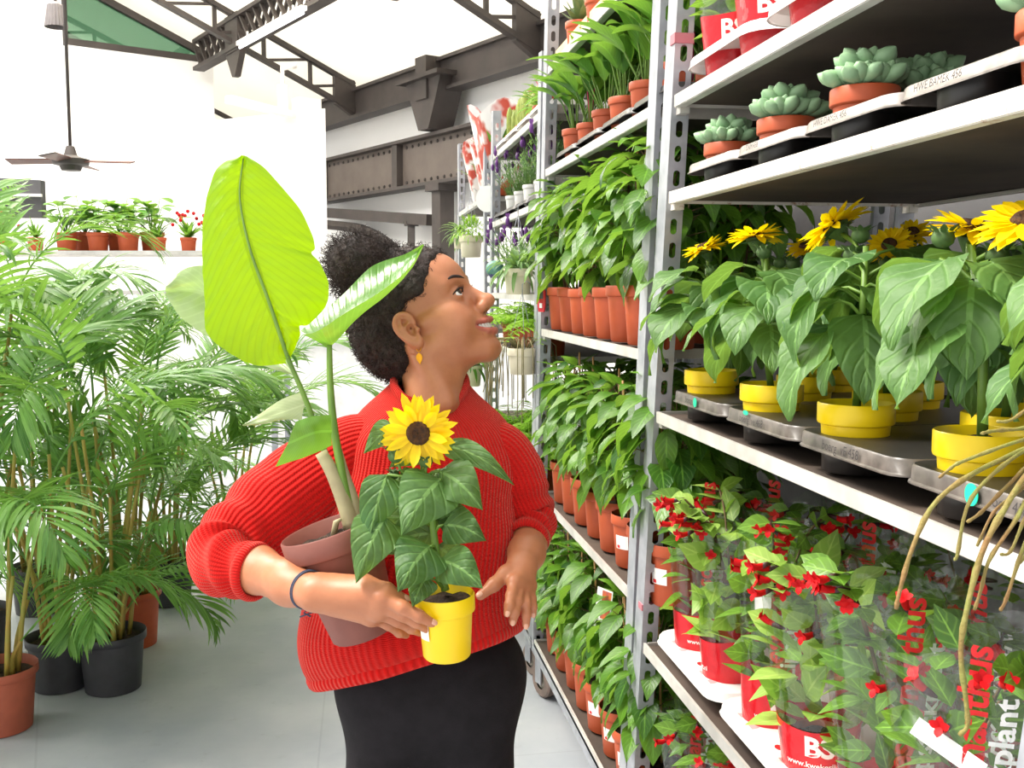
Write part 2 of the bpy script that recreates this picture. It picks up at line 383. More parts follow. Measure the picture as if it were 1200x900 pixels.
def soil_mb(r, z, n=18, c=(0, 0, 0), amp=0.004):
    mb = MB(); rows = []
    for i in range(5):
        q = i / 4; rows.append([V((r * q * math.cos(2 * PI * k / n), r * q * math.sin(2 * PI * k / n), z + amp * (1 - q) + U(-amp, amp))) + V(c) for k in range(n)])
    mb.grid(rows, closed=True); return mb
# ------------------------------------------------------------------ the hall: floor, walls, roof steel
AB = math.radians(-25.7)
B1 = V((math.sin(AB), math.cos(AB), 0)); B2 = V((math.cos(AB), -math.sin(AB), 0))
def B(q, s, z): return B2 * q + B1 * s + V((0, 0, z))
BM_ = Matrix((B2, B1, V((0, 0, 1)))).transposed()
def bbox(mb, q0, q1, s0, s1, z0, z1): mb.box(B((q0 + q1) / 2, (s0 + s1) / 2, (z0 + z1) / 2), (q1 - q0, s1 - s0, z1 - z0), BM_)
def roof_z(q): return 5.02 + (4.76 - q) * 0.41
mb = MB(); bbox(mb, -7.0, 7.0, -3, 26, -0.1, 0); struct(mb.build('floor', M['floor'], smooth=False))
mb = MB(); mb.poly_prism([B(7.0, 5.2, roof_z(7.0)), B(-6.0, 5.2, roof_z(-6.0)), B(-6.0, 5.2, roof_z(-6) + .06), B(7.0, 5.2, roof_z(7.0) + .06)], B1 * 21)
struct(mb.build('ceiling', M['roof'], smooth=False))
# end wall of the left bay: white to 4.7 m, higher where the bay is glazed off
mb = MB(); mb.poly_prism([B(-6, 14.8, 0), B(5.04, 14.8, 0), B(5.04, 14.8, 4.74), B(3.05, 14.8, 4.76), B(3.05, 14.8, roof_z(3.05) - .02), B(-6, 14.8, roof_z(-6) - .02)], B1 * 0.15)
struct(mb.build('wall_end', M['white_wall'], smooth=False))
mb = MB(); bbox(mb, 6.75, 6.95, 5.0, 26, 0, 4.15); struct(mb.build('wall_right', M['white_wall'], smooth=False))
mb = MB(); bbox(mb, -6, 6.95, 26, 26.2, 0, 9.0); struct(mb.build('wall_back', M['white_wall'], smooth=False))
mb = MB(); mb.poly_prism([B(1.0, 10.5, 0), B(4.8, 10.5, 0), B(4.8, 10.5, 3.45), B(3.62, 10.5, 3.22), B(1.0, 10.5, 3.2)], B1 * 0.16)
struct(mb.build('wall_partition', M['white_wall'], smooth=False))
mb = MB(); mb.box((1.62, .2, 1.45), (.1, 5.1, 2.9)); struct(mb.build('wall_behind_near_trolley', M['grey_wall'], smooth=False))
mb = MB(); mb.box((1.62, 3.9, 1.2), (.1, 2.3, 2.4)); struct(mb.build('dark_backing_behind_trolleys', M['dark_panel'], smooth=False))  # dark sheet added so the leafy depth behind the trolleys looks dark
# glazed gable over the end wall
win = MB(); zt = lambda q: roof_z(q) - .12
win.poly_prism([B(3.1, 14.86, 4.78), B(5.0, 14.86, 4.76), B(5.0, 14.86, zt(5.0)), B(3.1, 14.86, zt(3.1))], B1 * 0.012)
wo = struct(win.build('window_1', M['green_glass'], smooth=False))
fr = MB()
for a, b in ((B(3.05, 14.84, zt(3.05)), B(5.05, 14.84, zt(5.05))), (B(3.05, 14.84, 4.76), B(5.05, 14.84, 4.75)), (B(3.05, 14.84, 4.7), B(3.05, 14.84, zt(3.05))), (B(5.02, 14.84, 4.7), B(5.02, 14.84, zt(5.02)))):
    fr.bar(a, b, .09, .09)
fr.build('window_frame', M['dark_steel'], wo, smooth=False)
# steel: trusses down the roof slope
def rafter(s, q0, q1):
    mb = MB(); n = int((q1 - q0) / 0.62); top = lambda q: B(q, s, roof_z(q) - .05); bot = lambda q: B(q, s, roof_z(q) - .40)
    mb.bar(top(q0), top(q1), .10, .055); mb.bar(bot(q0), bot(q1), .10, .055)
    for i in range(n + 1):
        q = q0 + (q1 - q0) * i / n; mb.bar(bot(q), top(q), .05, .035, B1)
        if i < n: mb.bar(bot(q), top(q + (q1 - q0) / n), .035, .03, B1)
    mb.poly_prism([B(q1 - .3, s - .04, roof_z(q1 - .3) - .45), B(q1, s - .04, roof_z(q1) - .5), B(q1, s - .04, roof_z(q1)), B(q1 - .3, s - .04, roof_z(q1 - .3) - .05)], B1 * .08)
    return mb
RL = [(8.8, 'steel roof truss nearest the plant trolleys, ending on the dark eaves beam'), (13.1, 'middle steel roof truss, crossing the lattice girder above the white wall'),
      (17.4, 'steel roof truss farthest away, behind the white partition wall')]
for s, lb in RL:
    tag(rafter(s, -4.5, 6.42).build('roof_truss', M['dark_steel'], smooth=False), lb, 'roof truss', 'steel roof trusses')
def lattice(q, s0, s1, z0, z1):
    mb = MB()
    for z in (z0, z1): mb.bar(B(q, s0, z), B(q, s1, z), .16, .05)
    L = z1 - z0; n = int((s1 - s0) / (L * 0.62)); d = (s1 - s0) / n
    for i in range(n):
        a, b = s0 + d * i, s0 + d * (i + 1)
        mb.bar(B(q - .03, a, z0), B(q - .03, b + d * .4, z1), .03, .045, B2); mb.bar(B(q + .03, b + d * .4, z0), B(q + .03, a, z1), .03, .045, B2)
    for s in (8.8, 13.1):
        mb.box(B(q, s, (z0 + z1) / 2), (.12, .45, z1 - z0 + .1), BM_)
        mb.poly_prism([B(q - .04, s - .3, z0), B(q - .04, s + .3, z0), B(q - .04, s + .05, z0 - .35), B(q - .04, s - .05, z0 - .35)], B2 * .08)
    return mb
tag(lattice(4.76, 5.3, 14.6, 4.56, 4.93).build('lattice_girder', M['dark_steel'], smooth=False), 'dark lattice girder of crossed bars under the white roof', 'girder')
mb = MB(); bbox(mb, 6.42, 6.52, 6.0, 24, 3.86, 4.2); bbox(mb, 6.36, 6.58, 6.0, 24, 3.83, 3.87); bbox(mb, 6.36, 6.58, 6.0, 24, 4.19, 4.23)
tag(mb.build('eaves_beam', M['dark_steel'], smooth=False), 'dark steel eaves beam carrying the lower ends of the trusses', 'beam')
def plate_girder():
    r = thing('riveted_girder', 'long brown riveted plate girder below the eaves beam', 'girder', B(6.5, 14, 2.78))
    inv = -r.location
    def part(name, m, fn):
        mb = MB(); fn(mb); mb.v = [p + inv for p in mb.v]; return mb.build(name, M[m], r, smooth=False)
    part('web_plate', 'girder_steel', lambda mb: bbox(mb, 6.48, 6.52, 6, 22, 2.78, 3.36))
    def fl(mb):
        for z in (2.78, 3.36): bbox(mb, 6.36, 6.62, 6, 22, z - .02, z + .02)
    part('flange', 'dark_steel', fl)
    for s in (7.3, 9.6, 11.9, 14.2, 16.5, 18.8, 21.1): part('stiffener', 'dark_steel', lambda mb: bbox(mb, 6.39, 6.61, s - .07, s + .07, 2.8, 3.34))
    def rv(mb):
        for i in range(86):
            s = 8 + i * .155
            for z in (2.85, 3.29): mb.ball(B(6.475, s, z), .022, 6, 3)
    o = part('rivets', 'dark_steel', rv); o['kind'] = 'stuff'
    return r
plate_girder()
mb = MB(); s = 10.9
bbox(mb, 6.22, 6.62, s - .13, s + .13, 3.75, 4.25)
mb.poly_prism([B(6.25, s - .42, 4.0), B(6.25, s + .42, 4.0), B(6.25, s + .3, 3.75), B(6.25, s + .12, 3.40), B(6.25, s - .12, 3.40), B(6.25, s - .3, 3.75)], B2 * .34)
bbox(mb, 6.15, 6.66, s - .5, s + .5, 3.98, 4.03)
tag(mb.build('column_bracket', M['dark_steel'], smooth=False), 'flared dark steel bracket between the eaves beam and the riveted girder', 'bracket')
mb = MB(); bbox(mb, 6.42, 6.62, 10.8, 11.0, 0, 2.76); bbox(mb, 6.36, 6.68, 10.74, 11.06, 0, .1); bbox(mb, 6.36, 6.68, 10.74, 11.06, 2.68, 2.76)
tag(mb.build('steel_column', M['dark_steel'], smooth=False), 'dark steel column under the riveted girder', 'column')
mb = MB(); mb.bar(at(380, 249, 15.2), at(506, 258, 12.8), .16, .14)
mb.tube(interp_path([at(382, 263, 15.1), at(420, 268, 14.4), at(448, 281, 13.9), at(470, 302, 13.4), at(480, 335, 13.2)], 20), .075, 6); mb.bar(at(482, 258, 13.2), at(482, 300, 13.2), .09, .09); mb.bar(at(474, 262, 13.2), at(490, 262, 13.2), .12, .06)
tag(mb.build('arched_brace', M['dark_steel'], smooth=False), 'curved dark iron brace beyond the riveted girder, above the hair bun', 'brace')
# grey panel at far left, fan, pendant, tube lights, pole on the partition
mb = MB(); p0, p1 = at(-60, 255, 7.5), at(49, 255, 7.6)
pz = at(0, 205, 7.5).z; mb.poly_prism([p0, p1, V((p1.x, p1.y, pz - .03)), V((p0.x, p0.y, pz))], FH * .08)
pn = mb.build('wall_panel', M['dark_panel'], smooth=False); tag(pn, 'dark grey hanging board high behind the palms', 'panel')
mb = MB(); q0, q1 = at(-60, 227, 7.47), at(49, 229, 7.57); mb.bar(q0, q1, .03, .02); mb.build('pale_trim', M['white_plastic'], pn, smooth=False)
def fan():
    c = at(83, 190, 7.9); q = c.dot(B2); r = thing('ceiling_fan', 'ceiling fan with wooden blades hanging on a long rod', 'ceiling fan', c)
    mb = MB(); mb.tube([(0, 0, .06), (0, 0, roof_z(q) - c.z)], .013, 8); mb.build('rod', M['dark_steel'], r)
    mb = MB(); mb.lathe([(.001, -.07), (.07, -.065), (.085, -.03), (.13, -.02), (.14, .02), (.09, .035), (.05, .05), (.03, .12), (.001, .12)], 28); mb.build('motor_housing', M['dark_steel'], r, sharp=40)
    bm_ = mat('dark_wood_blade', lin(88, 42, 24), .45, lin(72, 34, 20), 10)
    for k in range(4):
        a = -YAW + .06 + k * PI / 2; mb = MB(); m = Matrix.Rotation(a, 3, 'Z') @ Matrix.Rotation(.2, 3, 'X')
        rows = [[m @ V((x, y * (.055 + .02 * (x - .16)), z)) for y in (-1, 1)] for x, z in ((.12, .01), (.16, .01), (.47, .005))]
        low = [[p - V((0, 0, .008)) for p in r_] for r_ in rows]
        mb.grid(rows); mb.grid([x[::-1] for x in low]); mb.grid([[a_[0], b_[0]] for a_, b_ in zip(rows, low)]); mb.grid([[b_[1], a_[1]] for a_, b_ in zip(rows, low)])
        mb.build('blade', bm_, r, smooth=False)
fan()
def pendant():
    c = at(66, 32, 8.2); q = c.dot(B2); r = thing('pendant_lamp', 'small pendant lamp with a pleated grey shade near the roof', 'lamp', c)
    mb = MB(); rows = []
    for z, rr in ((0, .085), (.17, .06), (.2, .02)): rows.append([V((rr * (1 + .06 * (k % 2)) * math.cos(2 * PI * k / 40), rr * (1 + .06 * (k % 2)) * math.sin(2 * PI * k / 40), z)) for k in range(40)])
    mb.grid(rows, closed=True); mb.build('lamp_shade', mat('grey_pleats', lin(104, 98, 98), .7), r, smooth=False)
    mb = MB(); mb.tube([(0, 0, .18), (0, 0, roof_z(q) - c.z)], .012, 8); mb.build('stem', M['dark_steel'], r)
pendant()
def tube_light(s0, s1, lb):
    c = B(4.62, (s0 + s1) / 2, 4.46); r = thing('tube_light', lb, 'light', c); d = B1 * ((s1 - s0) / 2)
    mb = MB(); mb.bar(-d + V((0, 0, .05)), d + V((0, 0, .05)), .07, .05)
    for e in (-1, 1): mb.bar(d * e * .7 + V((0, 0, .07)), d * e * .7 + V((0, 0, .14)), .02, .02, B1)
    mb.build('housing', M['white_plastic'], r, smooth=False)
    mb = MB(); mb.tube([-d * .97, d * .97], .018, 10)
    e = NT('tube_glow'); em = e.n('ShaderNodeEmission'); em.inputs[1].default_value = 2.0; e.l(em.outputs[0], e.out.inputs[0]); mb.build('lamp_tube', e.m, r)
tube_light(10.6, 12.6, 'white fluorescent tube light hung under the lattice girder beside the middle truss')
tube_light(6.9, 8.3, 'white fluorescent tube light hung under the near end of the lattice girder')
def track():
    a, b = at(268, 116, 10.2), at(344, 135, 10.9); r = thing('white_rail', 'white pole and rail standing on top of the partition wall', 'rail', b)
    mb = MB(); mb.bar(a - b, V((0, 0, 0)), .10, .07); mb.build('rail_bar', M['white_plastic'], r, smooth=False)
    base = B(4.35, 10.58, 3.36) - b
    mb = MB(); mb.tube([base, base + V((0, 0, .3))], .055, 14); mb.tube([base + V((0, 0, .3)), base + V((0, 0, .5))], .02, 8); mb.tube([base + V((0, 0, .48)), base + V((.14, .05, .52))], .03, 8); mb.build('pole', M['white_plastic'], r)
    mb = MB(); mb.box(B(4.62, 10.58, 3.44) - b, (.28, .14, .2), BM_); mb.build('junction_box', M['white_plastic'], r, smooth=False)
track()
# white counter far behind the person
def counter():
    c = at(470, 392, 8.6); r = thing('white_counter', 'long white counter far behind the person', 'counter', (c.x, c.y, 0), -YAW)
    z = c.z
    mb = MB(); mb.box((0.1, .35, z - .02), (2.4, .8, .04)); mb.build('counter_top', M['counter'], r, smooth=False)
    mb = MB(); mb.box((0.1, .35, (z - .04) / 2), (2.3, .7, z - .04)); mb.build('front_panel', M['counter'], r, smooth=False)
    p = at(409, 392, 8.75); cup = thing('paper_cup', 'white paper cup standing on the far white counter', 'cup', (p.x, p.y, z))
    mb = MB(); mb.lathe([(.001, 0), (.035, 0), (.045, .11), (.047, .115), (.043, .11), (.033, .006), (.001, .006)], 16); mb.build('cup_body', M['paper'], cup)
    mb = MB(); mb.lathe([(.049, .108), (.049, .12), (.042, .125), (.001, .125)], 16); mb.build('lid', M['white_plastic'], cup)
    p = at(420, 392, 8.8); b = thing('storage_crate', 'reddish brown crate on the far white counter beside the cup', 'crate', (p.x, p.y, z), -YAW)
    cm = mat('red_brown_crate', lin(122, 62, 46), .7); mb = MB()
    mb.box((.06, 0, .012), (.3, .22, .02))
    for sx in (-.085, .205): mb.box((sx, 0, .1), (.012, .22, .18))
    for sy in (-.11, .11):
        for k in range(3): mb.box((.06, sy, .04 + k * .06), (.3, .01, .045))
    mb.build('slatted_body', cm, b, smooth=False)
counter()
# ------------------------------------------------------------------ plant trolleys
XF, DEP = 0.66, 0.565
def slot_post(H):
    """U-channel upright with a row of slots in both side walls; local: front wall at x=0 facing -x, side walls at y=0 and y=.04"""
    mb = MB(); mb.box((.0015, .03, H / 2), (.003, .06, H)); holes = []
    n = int(H / .05)
    for i in range(n):
        z = .03 + i * .05; hw, hl = .0075, .0165; cx = .0195
        holes.append([(cx + hw * math.cos(a), z + (hl - hw) * (1 if math.sin(a) > 0 else -1) + hw * math.sin(a)) for a in [2 * PI * (k + .5) / 12 for k in range(12)]])
    for y, s in ((0.0025, 1),):
        for q in range(0, n, 8):
            z0 = 0 if q == 0 else .005 + q * .05; z1 = H if q + 8 >= n else .005 + (q + 8) * .05
            mb.plate([(.003, z0), (.036, z0), (.036, z1), (.003, z1)], holes[q:q + 8], .0025, lambda a, b, z, y=y: (a, y + z, b))
    mb.box((.037, .006, H / 2), (.002, .012, H)); mb.box((.008, .0585, H / 2), (.012, .003, H))
    return mb.mesh('post', M['galv'], smooth=False)
_posts = {}
def trolley(label, yb, k, heights, H, L=1.35, lip='lip', rusty=None, boards=True):
    """upright far end at y = yb - k*z (the racks lean a little along the aisle)"""
    r = thing('plant_trolley', label, 'plant trolley', (XF + DEP / 2, yb - L / 2, 0)); o = r.location
    ang = math.atan(k)
    if H not in _posts: _posts[H] = slot_post(H)
    for x, y, fl in ((XF, yb, 0), (XF, yb - L, 0), (XF + DEP, yb, 1), (XF + DEP, yb - L, 1)):
        p = link('post', _posts[H], r); p.location = V((x, y - .02, .165)) - o; p.rotation_euler = (ang, 0, 0)
        if fl: p.scale = (-1, 1, 1)
    mb = MB(); z = .165
    for x in (XF + .02, XF + DEP - .02): mb.bar(V((x, yb + .03, z)) - o, V((x, yb - L - .03, z)) - o, .04, .045)
    for y in (yb, yb - L): mb.bar(V((XF, y, z)) - o, V((XF + DEP, y, z)) - o, .04, .045)
    mb.build('base_frame', M['galv'], r, smooth=False)
    for x in (XF + .03, XF + DEP - .03):
        for y in (yb - .09, yb - L + .09):
            mb = MB(); m = Matrix.Rotation(.35, 3, 'Z') @ Matrix.Rotation(PI / 2, 3, 'Y')
            mb.lathe([(.03, -.018), (.055, -.018), (.062, -.012), (.062, .012), (.055, .018), (.03, .018)], 28, V((x, y, .062)) - o, m)
            wh = mb.build('wheel', M['rubber'], r, sharp=40)
            mb = MB(); mb.lathe([(.001, -.014), (.012, -.02), (.03, -.012), (.03, .012), (.012, .02), (.001, .014)], 20, V((x, y, .062)) - o, m); mb.build('hub', M['wheel_hub'], wh)
            mb = MB()
            for e in (-1, 1): mb.box(V((x, y, .1)) - o + Matrix.Rotation(.35, 3, 'Z') @ V((e * .026, 0, 0)), (.004, .04, .09), Matrix.Rotation(.35, 3, 'Z'))
            mb.box(V((x, y, .142)) - o, (.06, .06, .006)); mb.build('fork', M['galv'], wh, smooth=False)
    for i, zt in enumerate(heights):
        y1 = yb - k * (zt - .165) - .035; y0 = y1 - L + .07; lp = rusty if (rusty and i in rusty) else None
        mb = MB(); hl = .024
        for x in (XF + .003, XF + DEP - .003): mb.box(V((x, (y0 + y1) / 2, zt - hl / 2)) - o, (.006, y1 - y0, hl)); mb.box(V((x + (.008 if x < 1 else -.008), (y0 + y1) / 2, zt - hl)) - o, (.018, y1 - y0, .003))
        for y in (y0, y1): mb.box(V((XF + DEP / 2, y, zt - hl / 2)) - o, (DEP - .02, .004, hl))
        for y in (y0 + .03, y1 - .03):
            for x in (XF + .02, XF + DEP - .02): mb.box(V((x, y + (.045 if y > (y0 + y1) / 2 else -.045), zt - .03)) - o, (.02, .05, .014))
        sh = mb.build('shelf', M['rust_lip' if lp else lip], r, smooth=False)
        mb = MB(); mb.box(V((XF + DEP / 2, (y0 + y1) / 2, zt - .012)) - o, (DEP - .02, y1 - y0 - .01, .012)); mb.build('shelf_board', M['board'], sh, smooth=False)
    return r
def shelf_y1(yb, k, zt): return yb - k * (zt - .165) - .035
NYB, NK = 2.335, .143
MYB, MK = 3.685, .115
near_h = [.20, .684, 1.232, 1.70, 1.892]
mid_h = [.20, .772, 1.360, 1.900, 2.230]
trolley('near tall galvanised plant trolley holding the shelf sunflowers and the succulents', NYB, NK, near_h, 2.6, rusty=(3,))
trolley('middle galvanised plant trolley holding the rows of ficus in terracotta pots', MYB, MK, mid_h, 2.6, L=1.285)
trolley('far galvanised plant trolley with lavender in white pots', 4.93, .09, [.2, .72, 1.25, 1.48, 1.805, 2.11], 2.15, L=1.2)
trolley('farthest plant trolley, with plants wrapped in red and white film on top', 6.24, 0.0, [.2, .75, 1.3, 1.955], 2.2, L=1.2)
# red tapes on uprights
def tape(x, y, z, h, lb):
    mb = MB(); mb.box((x + .0185, y - .0075, z), (.041, .030, h)); tag(mb.build('marking_tape', M['red_tape'], smooth=False), lb, 'tape')
tape(XF - .001, NYB - NK * (2.02 - .165), 2.005, .02, 'faded red tape round the near trolley upright beside the top white tray')
tape(XF - .001, NYB - NK * (.735 - .165), .765, .014, 'thin faded red tape round the near trolley upright beside the lower white tray')
# trays
def rrect(w, h, r, n=5):
    pts = []
    for cx, cy, a0 in ((w / 2 - r, h / 2 - r, 0), (-w / 2 + r, h / 2 - r, PI / 2), (-w / 2 + r, -h / 2 + r, PI), (w / 2 - r, -h / 2 + r, 1.5 * PI)):
        for k in range(n): a = a0 + PI / 2 * k / (n - 1); pts.append((cx + r * math.cos(a), cy + r * math.sin(a)))
    return pts
def tray(label, cat_group, loc, holes, hr, ht, m_top, m_lip, m_cup, lipw=.019, W=.55, Ly=.298, rc=.035, cupt=.8):
    """grower's tray, long side into the shelf (x), hole list; loc is the shelf point under its centre"""
    r = thing('growing_tray', label, 'plant tray', loc, 0, cat_group)
    out = rrect(W, Ly, rc); mb = MB()
    hl = [[(x + hr * math.cos(2 * PI * k / 20), y + hr * math.sin(2 * PI * k / 20)) for k in range(20)] for x, y in holes]
    mb.plate(out, hl, .002, lambda a, b, z: (a, b, ht + z)); mb.build('tray_top', M[m_top], r, smooth=False)
    mb = MB(); rows = [[V((x * (1 + e), y * (1 + e), z)) for x, y in out] for e, z in ((0, ht), (.008, ht - .003), (.012, ht - lipw), (.022, ht - lipw - .002), (.022, ht - lipw - .004), (.01, ht - lipw - .003))]
    mb.grid(rows, closed=True); mb.build('tray_rim', M[m_lip], r, sharp=50)
    for x, y in holes:
        mb = MB(); mb.lathe([(hr, ht - .001), (hr * .97, ht - .012), (hr * cupt, .002), (hr * cupt * .9, 0), (.001, 0)], 18, (x, y, 0)); mb.build('cup', M[m_cup], r)
    return r
def handwriting(parent, s, size, ht, y0, front=-.2805, m='ink'):
    vs, fs = text_geo(s, size, .15, 0); mb = MB(); mb.add([V((front - .0015, y0 - x, ht + y)) for x, y in vs], fs); return mb.build('handwritten_mark', M[m], parent, smooth=False)
def sticker_dot(parent, y, z, ry, rz, front=-.282, m='teal'):
    mb = MB(); n = 16; mb.poly_prism([V((front, y + ry * math.cos(2 * PI * k / n), z + rz * math.sin(2 * PI * k / n))) for k in range(n)], (-.001, 0, 0)); return mb.build('sticker', M[m], parent, smooth=False)
TX = XF + .012 + .275
HB = [(-.215, .08), (-.08, -.07), (.05, .08), (.18, -.07)]
zB = near_h[2]; TBY = [1.925, 1.62, 1.315, 1.01]
TW = ['third', 'second', '', '']
names_B = ['black tray under the shelf sunflowers, next to the slotted upright', 'black tray under the shelf sunflowers, second from the slotted upright', 'black tray under the shelf sunflowers, third from the upright, with handwriting', 'black tray under the shelf sunflowers, fourth from the upright, with a teal dot']
for i, y in enumerate(TBY):
    t = tray(names_B[i], 'black trays under the shelf sunflowers', (TX, y, zB), HB, .049, .056, 'black_plastic', 'tray_lip', 'black_plastic', cupt=.95)
    if i == 0: handwriting(t, 'boerg', .017, .041, .045); sticker_dot(t, -.015, .046, .009, .0095)
    if i == 1: handwriting(t, 'boerg  ve 468', .018, .040, .06); sticker_dot(t, .03, .057, .011, .004)
    if i == 2: handwriting(t, 'boerg  vE 458', .019, .040, .05)
    if i == 3: sticker_dot(t, -.005, .045, .012, .0125); handwriting(t, 'oef  458', .018, .040, -.04)
zA = near_h[3]; TAY = [1.873, 1.606, 1.34, 1.073, .806]
HA = [(-.222, .045), (-.115, .07), (-.13, -.07), (.0, .06), (.1, -.06)]
names_A = ['scuffed black tray of succulents next to the slotted upright', 'scuffed black tray of succulents, second from the slotted upright', 'scuffed black tray of succulents, third from the upright, written on', 'scuffed black tray of succulents, fourth from the upright', 'scuffed black tray of succulents, fifth and nearest the camera']
for i, y in enumerate(TAY):
    t = tray(names_A[i], 'black trays under the succulents', (TX, y, zA), HA, .0455, .044, 'black_plastic', 'tray_lip_pale', 'black_plastic', cupt=.95, lipw=.014, Ly=.268)
    if i in (1, 2, 3): handwriting(t, ['', '1 DAM 458', 'HWE DAMEK 456', 'HWE BAMEK 456'][i], .013, .0315, .08)
PINKISH = mat('pale_pink_emboss', lin(206, 168, 170), .6)
zC = near_h[1]
HC = [(-.205, .09), (-.205, -.09), (-.02, .09), (-.02, -.09), (.16, .09), (.16, -.09)]
names_C = ['white tray of lipstick plants beside the slotted upright', 'white tray of lipstick plants, second from the slotted upright', 'white tray of lipstick plants nearest the camera']
for i, (y, lb) in enumerate(zip((1.985, 1.595, 1.205), names_C)):
    t = tray(lb, 'white trays under the lipstick plants', (TX, y, zC), HC, .050, .048, 'white_plastic', 'white_plastic', 'white_plastic', lipw=.014, Ly=.376, rc=.045, cupt=.85)
    mb = MB(); n = 18; mb.poly_prism([V((-.245 + .007 * math.cos(2 * PI * k / n), -.03 + .010 * math.sin(2 * PI * k / n), .0482)) for k in range(n)], (0, 0, .0008)); mb.build('red_dot', M['red_ink'], t, smooth=False)
    for yy in (.06, -.12):
        mb = MB(); rows = [[V((-.262 + .03 * math.sin(a) * q, yy + .02 + .035 * math.cos(a) * q, .0484)) for q in (.45, 1)] for a in np.linspace(0, PI, 9)]; mb.grid(rows); mb.build('embossed_arrow', PINKISH, t, smooth=False)
zT = near_h[4]
for i, (y, lb) in enumerate(zip((1.845, 1.46), ('white tray on the near trolley top shelf, next to the slotted upright', 'white tray on the near trolley top shelf, second from the upright'))):
    tray(lb, 'white trays on the top shelf', (TX, y, zT), HC, .052, .058, 'white_plastic', 'white_plastic', 'white_plastic', lipw=.016, Ly=.376, rc=.06, cupt=.6)
# ------------------------------------------------------------------ ficus rows
def ficus_foliage(seed, H, R, n, L=(.08, .125), low=.14):
    rnd.seed(seed); mb = MB(); st = MB()
    for b in range(4):
        a = b * 1.6 + U(0, 1); top = V((math.cos(a) * R * .35, math.sin(a) * R * .35, H * U(.78, .95)))
        st.tube([(0.008 * math.cos(a), .008 * math.sin(a), 0), top * .5 + V((U(-.01, .01), U(-.01, .01), 0)), top], [.0035, .0028, .0015], 5)
    for i in range(n):
        t = (i + .5) / n; z = H * (low + (1 - low) * t ** .8); az = i * 2.4 + U(-.4, .4)
        rr = R * (.45 + .55 * math.sin(PI * min(1, t * .9 + .12))) * U(.45, 1.0)
        p = V((math.cos(az) * rr * .62, math.sin(az) * rr * .62, z)); el = U(-.9, .15) if t < .85 else U(-.2, .9)
        ll = U(*L) * (1 if t < .9 else .7)
        leaf(mb, p, rot_vec(az + U(-.9, .9), el + U(-.3, .25)), V((0, 0, 1)), ll, ll * U(.44, .60), U(.4, 1.2), U(.15, .4), 'ovate', 6, 1, .04)
        st.tube([p * .35 + V((0, 0, z * .55)), p], [.0016, .001], 4, cap=False)
    return mb.mesh('foliage', M['ficus']), st.mesh('stem', M['woody'])
def ficus_proto(seed, H, R, n, pr=.067, ph=.14, sticker=False, cane=True):
    t = thing('potted_ficus', 'x', 'potted plant')
    pot_mb(pr, ph, .026, .78, 28).build('pot', M['terracotta'], t, sharp=45)
    soil_mb(pr * .93, ph - .016).build('soil', M['soil'], t)
    f, s = ficus_foliage(seed, H, R, n, low=.30 if sticker else .16)
    o = link('foliage', f, t); o.location = (0, 0, ph - .02); o = link('stem', s, t); o.location = (0, 0, ph - .02)
    if cane:
        mb = MB(); x, y = U(-.02, .02), U(-.02, .02); mb.tube([(x, y, ph - .06), (x + U(-.02, .02), y + U(-.02, .02), ph + H * U(.92, 1.08))], .0032, 6); mb.build('support_cane', M['cane'], t)
    if sticker:
        mb = MB(); rows = []
        for z in (.052, .088):
            rr = pr * (.78 + .16 * z / ph) + .0008; rows.append([V((rr * math.cos(a), rr * math.sin(a), z)) for a in np.linspace(-.36, .36, 7)])
        mb.grid(rows); sk = mb.build('price_sticker', M['paper'], t)
        mb = MB(); rows = []
        for z in (.054, .062):
            rr = pr * (.78 + .16 * z / ph) + .0012; rows.append([V((rr * math.cos(a), rr * math.sin(a), z)) for a in np.linspace(-.28, -.10, 5)])
        mb.grid(rows); mb.build('red_mark', M['red_ink'], sk)
    return t
FP = [ficus_proto(11 + i, .36, .155, 70) for i in range(3)]
FS = [ficus_proto(31 + i, .36, .155, 68, sticker=True) for i in range(2)]
_used = set()
def place(protos, i, loc, rz, label, group, scale=1.0):
    p = protos[i % len(protos)]
    if id(p) not in _used:
        _used.add(id(p)); p.location = loc; p.rotation_euler = (0, 0, rz); p['label'] = label; p['group'] = group; p.scale = (scale,) * 3; return p
    return dup(p, loc, rz, label, group, scale)
XP = XF + .078
rnd.seed(5)
for i in range(8):
    lab = 'potted ficus on the middle trolley shelf at face height, %s from the near upright' % ORD[i]
    place(FP, i, (XP, 2.30 + .165 * i, mid_h[2]), U(0, 6), lab, 'ficus in the upper row of the middle trolley', U(.98, 1.06))
for i in range(7):
    place(FP, i + 1, (XP + .19, 2.36 + .165 * i, mid_h[2]), U(0, 6), 'ficus behind the %s ficus from the near upright, upper ficus row' % ORD[i], 'ficus in the back of the upper row', U(1.0, 1.1))
for i in range(8):
    lab = 'potted ficus on the middle trolley second shelf from below, %s from near upright' % ORD[i]
    pr = FS if i in (0, 1, 2) else FP
    place(pr, i, (XP, 2.24 + .165 * i, mid_h[1]), (math.atan2(-2.2, -.75) - .65) if i < 3 else U(0, 6), lab, 'ficus in the middle row of the middle trolley', U(.97, 1.05))
for i in range(6):
    place(FP, i + 1, (XP + .19, 2.42 + .165 * i, mid_h[1]), U(0, 6), 'ficus behind the %s ficus from the near upright, middle ficus row' % ORD[i], 'ficus in the back of the middle row', U(1.0, 1.1))
for i in range(8):
    lab = 'potted ficus on the lowest shelf of the middle trolley, %s pot from the near upright' % ORD[i]
    pr = FS if i in (0, 1, 2, 3) else FP
    place(pr, i + 1, (XP, 2.36 + .165 * i, mid_h[0]), (math.atan2(-2.4, -.75) - .65) if i < 4 else U(0, 6), lab, 'ficus in the lowest row of the middle trolley', U(.97, 1.08))
